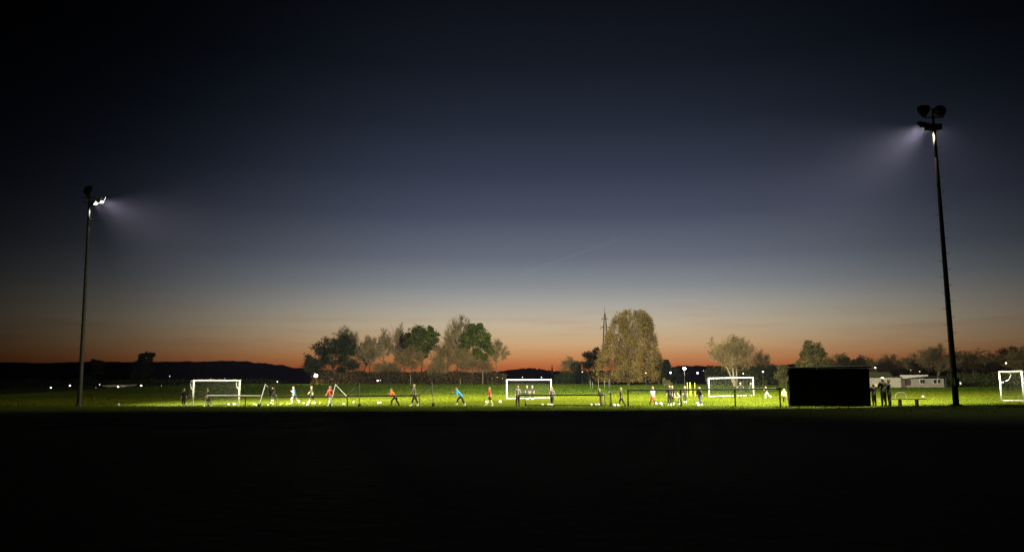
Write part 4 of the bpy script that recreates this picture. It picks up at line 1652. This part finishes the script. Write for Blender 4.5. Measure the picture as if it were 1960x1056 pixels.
    hf = np.array((0, math.cos(ln * .45), -math.sin(ln * .45)))
    nose = head_c + hf * .060 * hs
    body.tube(tf(nose + hd * .012)[0], tf(nose - hd * .004 + hf * .012)[0], .005 * S, .009 * S, 5)
    for s in (-1, 1):
        body.ball(tf(head_c + np.array((s * .053 * hs, 0, 0)))[0], .014 * S, 6, 4)
    o = body.build('person', SKIN, smooth_shade=True)
    o.location = b
    tag(o, label, 'person', group)

    def garment(name, keys, off, m, extra=None):
        sel = [p for p in polys if sum(vl[i] in keys for i in p) >= (len(p) + 1) // 2 + (0 if len(p) == 3 else 0)]
        if extra:
            sel = [p for p in sel if extra(np.mean(co[list(p)], 0))]
        if not sel:
            return
        ids = sorted({i for p in sel for i in p})
        mp = {i: j for j, i in enumerate(ids)}
        g_ = MB()
        g_.v.append(tf(co[ids] + no[ids] * off))
        for n_ in (4, 3):
            ff = [[mp[i] for i in p] for p in sel if len(p) == n_]
            if ff:
                g_.f.append(np.array(ff))
        g_.n = len(ids)
        return g_.build(name, m, o, smooth_shade=True)

    tname = 'jacket' if top in (OLIVE_C, BLACK_C, DARK_C, GREYC) else 'shirt'
    garment(tname, ('torso', 'arm', 'neck') if tname == 'jacket' else ('torso', 'arm'), .012 if child else .014, top)
    garment('shorts' if shorts else 'trousers', ('pelvis', 'thigh') if shorts else ('pelvis', 'thigh', 'shin'), .010, bottom)
    if shorts:
        for k in feet[:1]:
            pass
        garment('socks', ('shin',), .006, socks or WHITE_C)
    garment('shoes', ('foot',), .007, shoes)
    hm = HAIRS[hair]
    up = hd * .35 - hf * .94
    garment('hat' if hair == 'white' else 'hair', ('head',), .012, hm,
            lambda c: float((c - head_c) @ (hd * .75 - hf * .62)) > .008)
    for s in (-1, 1):
        e = MB()
        e.ball(tf(head_c + hf * .056 * hs + np.array((s * .022, 0, 0)) + hd * .012)[0], .007 * S, 5, 4)
        e.build('eye', RUBBER, o)
    mo = MB()
    q = head_c + hf * .052 * hs - hd * .028
    mo.box(tf(q)[0], (.026 * S, .006 * S, .006 * S), R(facing))
    mo.build('mouth', cloth('lips', (.3, .08, .07)), o)
    return o


#@@PEOPLE
T = lambda px, t: crest(px, t).y
person('child in black beside the left post of the left goal', 353, 743.5, T(353, 1.2), STAND, 200, BLACK_C, BLACK_C, WHITE_C, 'fair')
person('dark jacketed figure walking in front of the left goal net', 400, 743, T(400, 3.5), WALK, 90, BLACK_C, BLACK_C, WHITE_C, 'dark', shorts=True, socks=PALE_C)
person('distant child in a dark top behind the bundled net', 522.5, 742, T(522, 22), STAND, 180, OLIVE_C, OLIVE_C, WHITE_C, 'fair')
person('running child in a blue shirt and white trousers', 565, 740, T(565, 12), RUN, 80, LBLUE, WHITE_C, WHITE_C, 'fair')
person('distant child in dark clothes right of the blue shirted runner', 597.5, 739, T(597, 20), WALK, 120, OLIVE_C, OLIVE_C, WHITE_C, 'fair')
person('child in a red bib and white trousers, left of the tipped goal net', 633, 738.5, T(633, 5.5), WALK, 150, RED_C, WHITE_C, WHITE_C, 'fair')
person('player in an orange top bending forward behind the tipped goal', 757, 743.5, T(757, 5), LEAN, 75, ORANGE_C, BLACK_C, BLACK_C, 'fair')
person('adult in a grey jacket standing by the right end of the tipped goal', 794, 735, T(794, 5), WALK, 100, GREYC, BLACK_C, WHITE_C, 'fair', child=False)
person('player in a bright blue jacket leaning left as they run', 883, 740.5, T(883, 5), LEAN, 80, BLUE_C, BLACK_C, WHITE_C, 'brown')
person('player in a red shirt and black shorts about to kick a ball', 938.5, 741, T(938, 5), KICK, 95, RED_C, BLACK_C, WHITE_C, 'fair', shorts=True, socks=YEL_C)
person('person in a pale top at the left end of the dark tipped goal', 991, 737.5, T(991, 4), STAND, 190, PALE_C, BLACK_C, BLACK_C, 'fair')
person('left one of two dark dressed children before the middle goal net', 1009, 737.5, 78, STAND, 180, OLIVE_C, OLIVE_C, WHITE_C, 'fair')
person('right one of two dark dressed children before the middle goal net', 1019, 737.5, 78, STAND, 170, DARK_C, OLIVE_C, WHITE_C, 'fair')
person('child in a pale top at the right post of the middle goal', 1056.5, 740.5, T(1056, 5), WALK, 160, PALE_C, BLACK_C, WHITE_C, 'fair')
person('person in a black jacket leaning on the right end of the dark tipped goal', 1150, 744, T(1150, 2.5), dict(STAND, lean=16), 60, BLACK_C, BROWN_C, BLACK_C, 'fair')
person('fair haired child in dark clothes walking left of the spectator rail', 1189, 742, T(1189, 4), WALK, 70, DARK_C, BLACK_C, BLACK_C, 'fair')
person('player in a white shirt and red shorts with a ball', 1248.5, 739.5, T(1248, 6.5), WALK, 200, WHITE_C, RED_C, BLACK_C, 'fair', shorts=True, socks=RED_C)
person('coach in a dark tracksuit behind the first bay of the spectator rail', 1281, 737, T(1281, 6), STAND, 170, DARK_C, DARK_C, WHITE_C, 'brown', child=False)
person('second adult half hidden behind the coach in the dark tracksuit', 1286.5, 738, T(1286, 8), STAND, 150, OLIVE_C, DARK_C, WHITE_C, 'fair', child=False)
person('crouching child in a white top beside a post of the spectator rail', 1301, 751, T(1301, 7.5), CROUCH, 120, WHITE_C, GREYC, WHITE_C, 'fair')
person('dark dressed child standing left of the yellow slalom poles', 1310.5, 739, T(1310, 13), STAND, 180, OLIVE_C, OLIVE_C, WHITE_C, 'fair')
person('child in navy with a ball right of the yellow slalom poles', 1339, 740.5, T(1339, 6), WALK, 120, DARK_C, NAVY, WHITE_C, 'fair')
person('goalkeeper in dark kit crouching in the mouth of the right goal', 1417.5, 731.5, 84.5, KEEP, 160, OLIVE_C, OLIVE_C, BLACK_C, 'fair')
person('dark figure standing by the right post of the right goal', 1437, 732, 86, STAND, 180, OLIVE_C, OLIVE_C, OLIVE_C, 'brown')
person('running child in white trousers right of the right goal', 1468, 739, 74, RUN, 70, OLIVE_C, WHITE_C, WHITE_C, 'dark')
person('child in a yellow top and black shorts at the last post of the rail', 1500, 743.5, T(1500, 13), WALK, 160, YEL_C, BLACK_C, OLIVE_C, 'fair', shorts=True, socks=OLIVE_C)
person('spectator in black half hidden by the right edge of the dugout', 1671.5, 733.5, T(1671, 1.6), FOLD, 20, BLACK_C, BLACK_C, BLACK_C, 'brown', child=False)
person('spectator with a white hat and olive jacket right of the dugout', 1690, 722, T(1690, 1.5), FOLD, 15, OLIVE_C, OLIVE_C, BLACK_C, 'white', child=False)
person('dark haired spectator in a brown and black jacket beside the white hat', 1701, 726, T(1701, 1.6), FOLD, 50, BLACK_C, OLIVE_C, BLACK_C, 'dark', child=False)
#@@END_PEOPLE

# ------------------------------------------------------------------ grass of the pitch and the bank
def grass():
    rng = np.random.default_rng(77)
    mb = MB()

    def blades(x, y, h, w):
        n = len(x)
        z = G(x, y)
        a = rng.uniform(0, math.pi, n)
        lean = rng.normal(0, .35, (n, 2)) * h[:, None]
        dx, dy = w * np.cos(a), w * np.sin(a)
        v = np.stack((np.stack((x - dx, y - dy, z - .015), 1), np.stack((x + dx, y + dy, z - .015), 1), np.stack((x + lean[:, 0], y + lean[:, 1], z + h), 1)), 1)
        mb.add(v.reshape(-1, 3), np.arange(3 * n).reshape(n, 3))
        return mb

    n = 70000                                   # long grass of the bank
    s = rng.uniform(-20, 95, n)
    t = -rng.exponential(4.5, n) + rng.normal(0, .5, n)
    blades(L0[0] + EX * s + NX * t, L0[1] + EY * s + NY * t, rng.uniform(.03, .085, n) * (1 + (rng.random(n) < .02) * 1.2 + .5 * np.sin(s * 1.7) * np.sin(s * .53)), rng.uniform(.006, .012, n))
    pitch = mb
    for t0, t1, dens, h0, h1, w in ((1, 25, 34, .025, .05, .045), (25, 60, 20, .03, .06, .06), (60, 140, 9, .05, .12, .11)):
        if t0 == 60:
            mb = MB()
        half = 62 + t1 * .75
        n = int((t1 - t0) * 2 * half * dens)
        t = rng.uniform(t0, t1, n)
        s = rng.uniform(31 - half, 31 + half, n)
        x, y = L0[0] + EX * s + NX * t, L0[1] + EY * s + NY * t
        k = np.abs(x) < .72 * y + 4
        x, y = x[k], y[k]
        n = len(x)
        blades(x, y, rng.uniform(h0, h1, n), w * rng.uniform(.6, 1.3, n))
    far_part, mb = mb, pitch
    m = mat('grass_blades', (.080, .118, .004), .85, .3, .12, col2=(.108, .116, .004), spec=.05)
    mb.build('grass', m, kind='stuff')
    far_part.build('far_grass', mat('far_grass_blades', (.040, .085, .004), .85, .3, .1, col2=(.062, .088, .005), spec=.05), kind='stuff')  # far grass coloured greener and darker than the near grass


grass()

# ------------------------------------------------------------------ evening haze round the whole place
def haze():
    x0, x1, y0, y1, z0, z1 = -1450, 1450, -90, 1400, -3.0, 62.0
    mb = MB()
    mb.box(((x0 + x1) / 2, (y0 + y1) / 2, (z0 + z1) / 2), (x1 - x0, y1 - y0, z1 - z0))
    m = bpy.data.materials.new('haze_air')
    m.use_nodes = True
    nt = m.node_tree
    for n in list(nt.nodes):
        nt.nodes.remove(n)
    out = NN(nt, 'ShaderNodeOutputMaterial')
    pv = NN(nt, 'ShaderNodeVolumePrincipled')
    pv.inputs['Color'].default_value = (.52, .50, 1.0, 1)
    pv.inputs['Density'].default_value = HAZE_D
    pv.inputs['Anisotropy'].default_value = 0.0
    nt.links.new(pv.outputs[0], out.inputs['Volume'])
    o = mb.build('haze', m, kind='stuff')


haze()
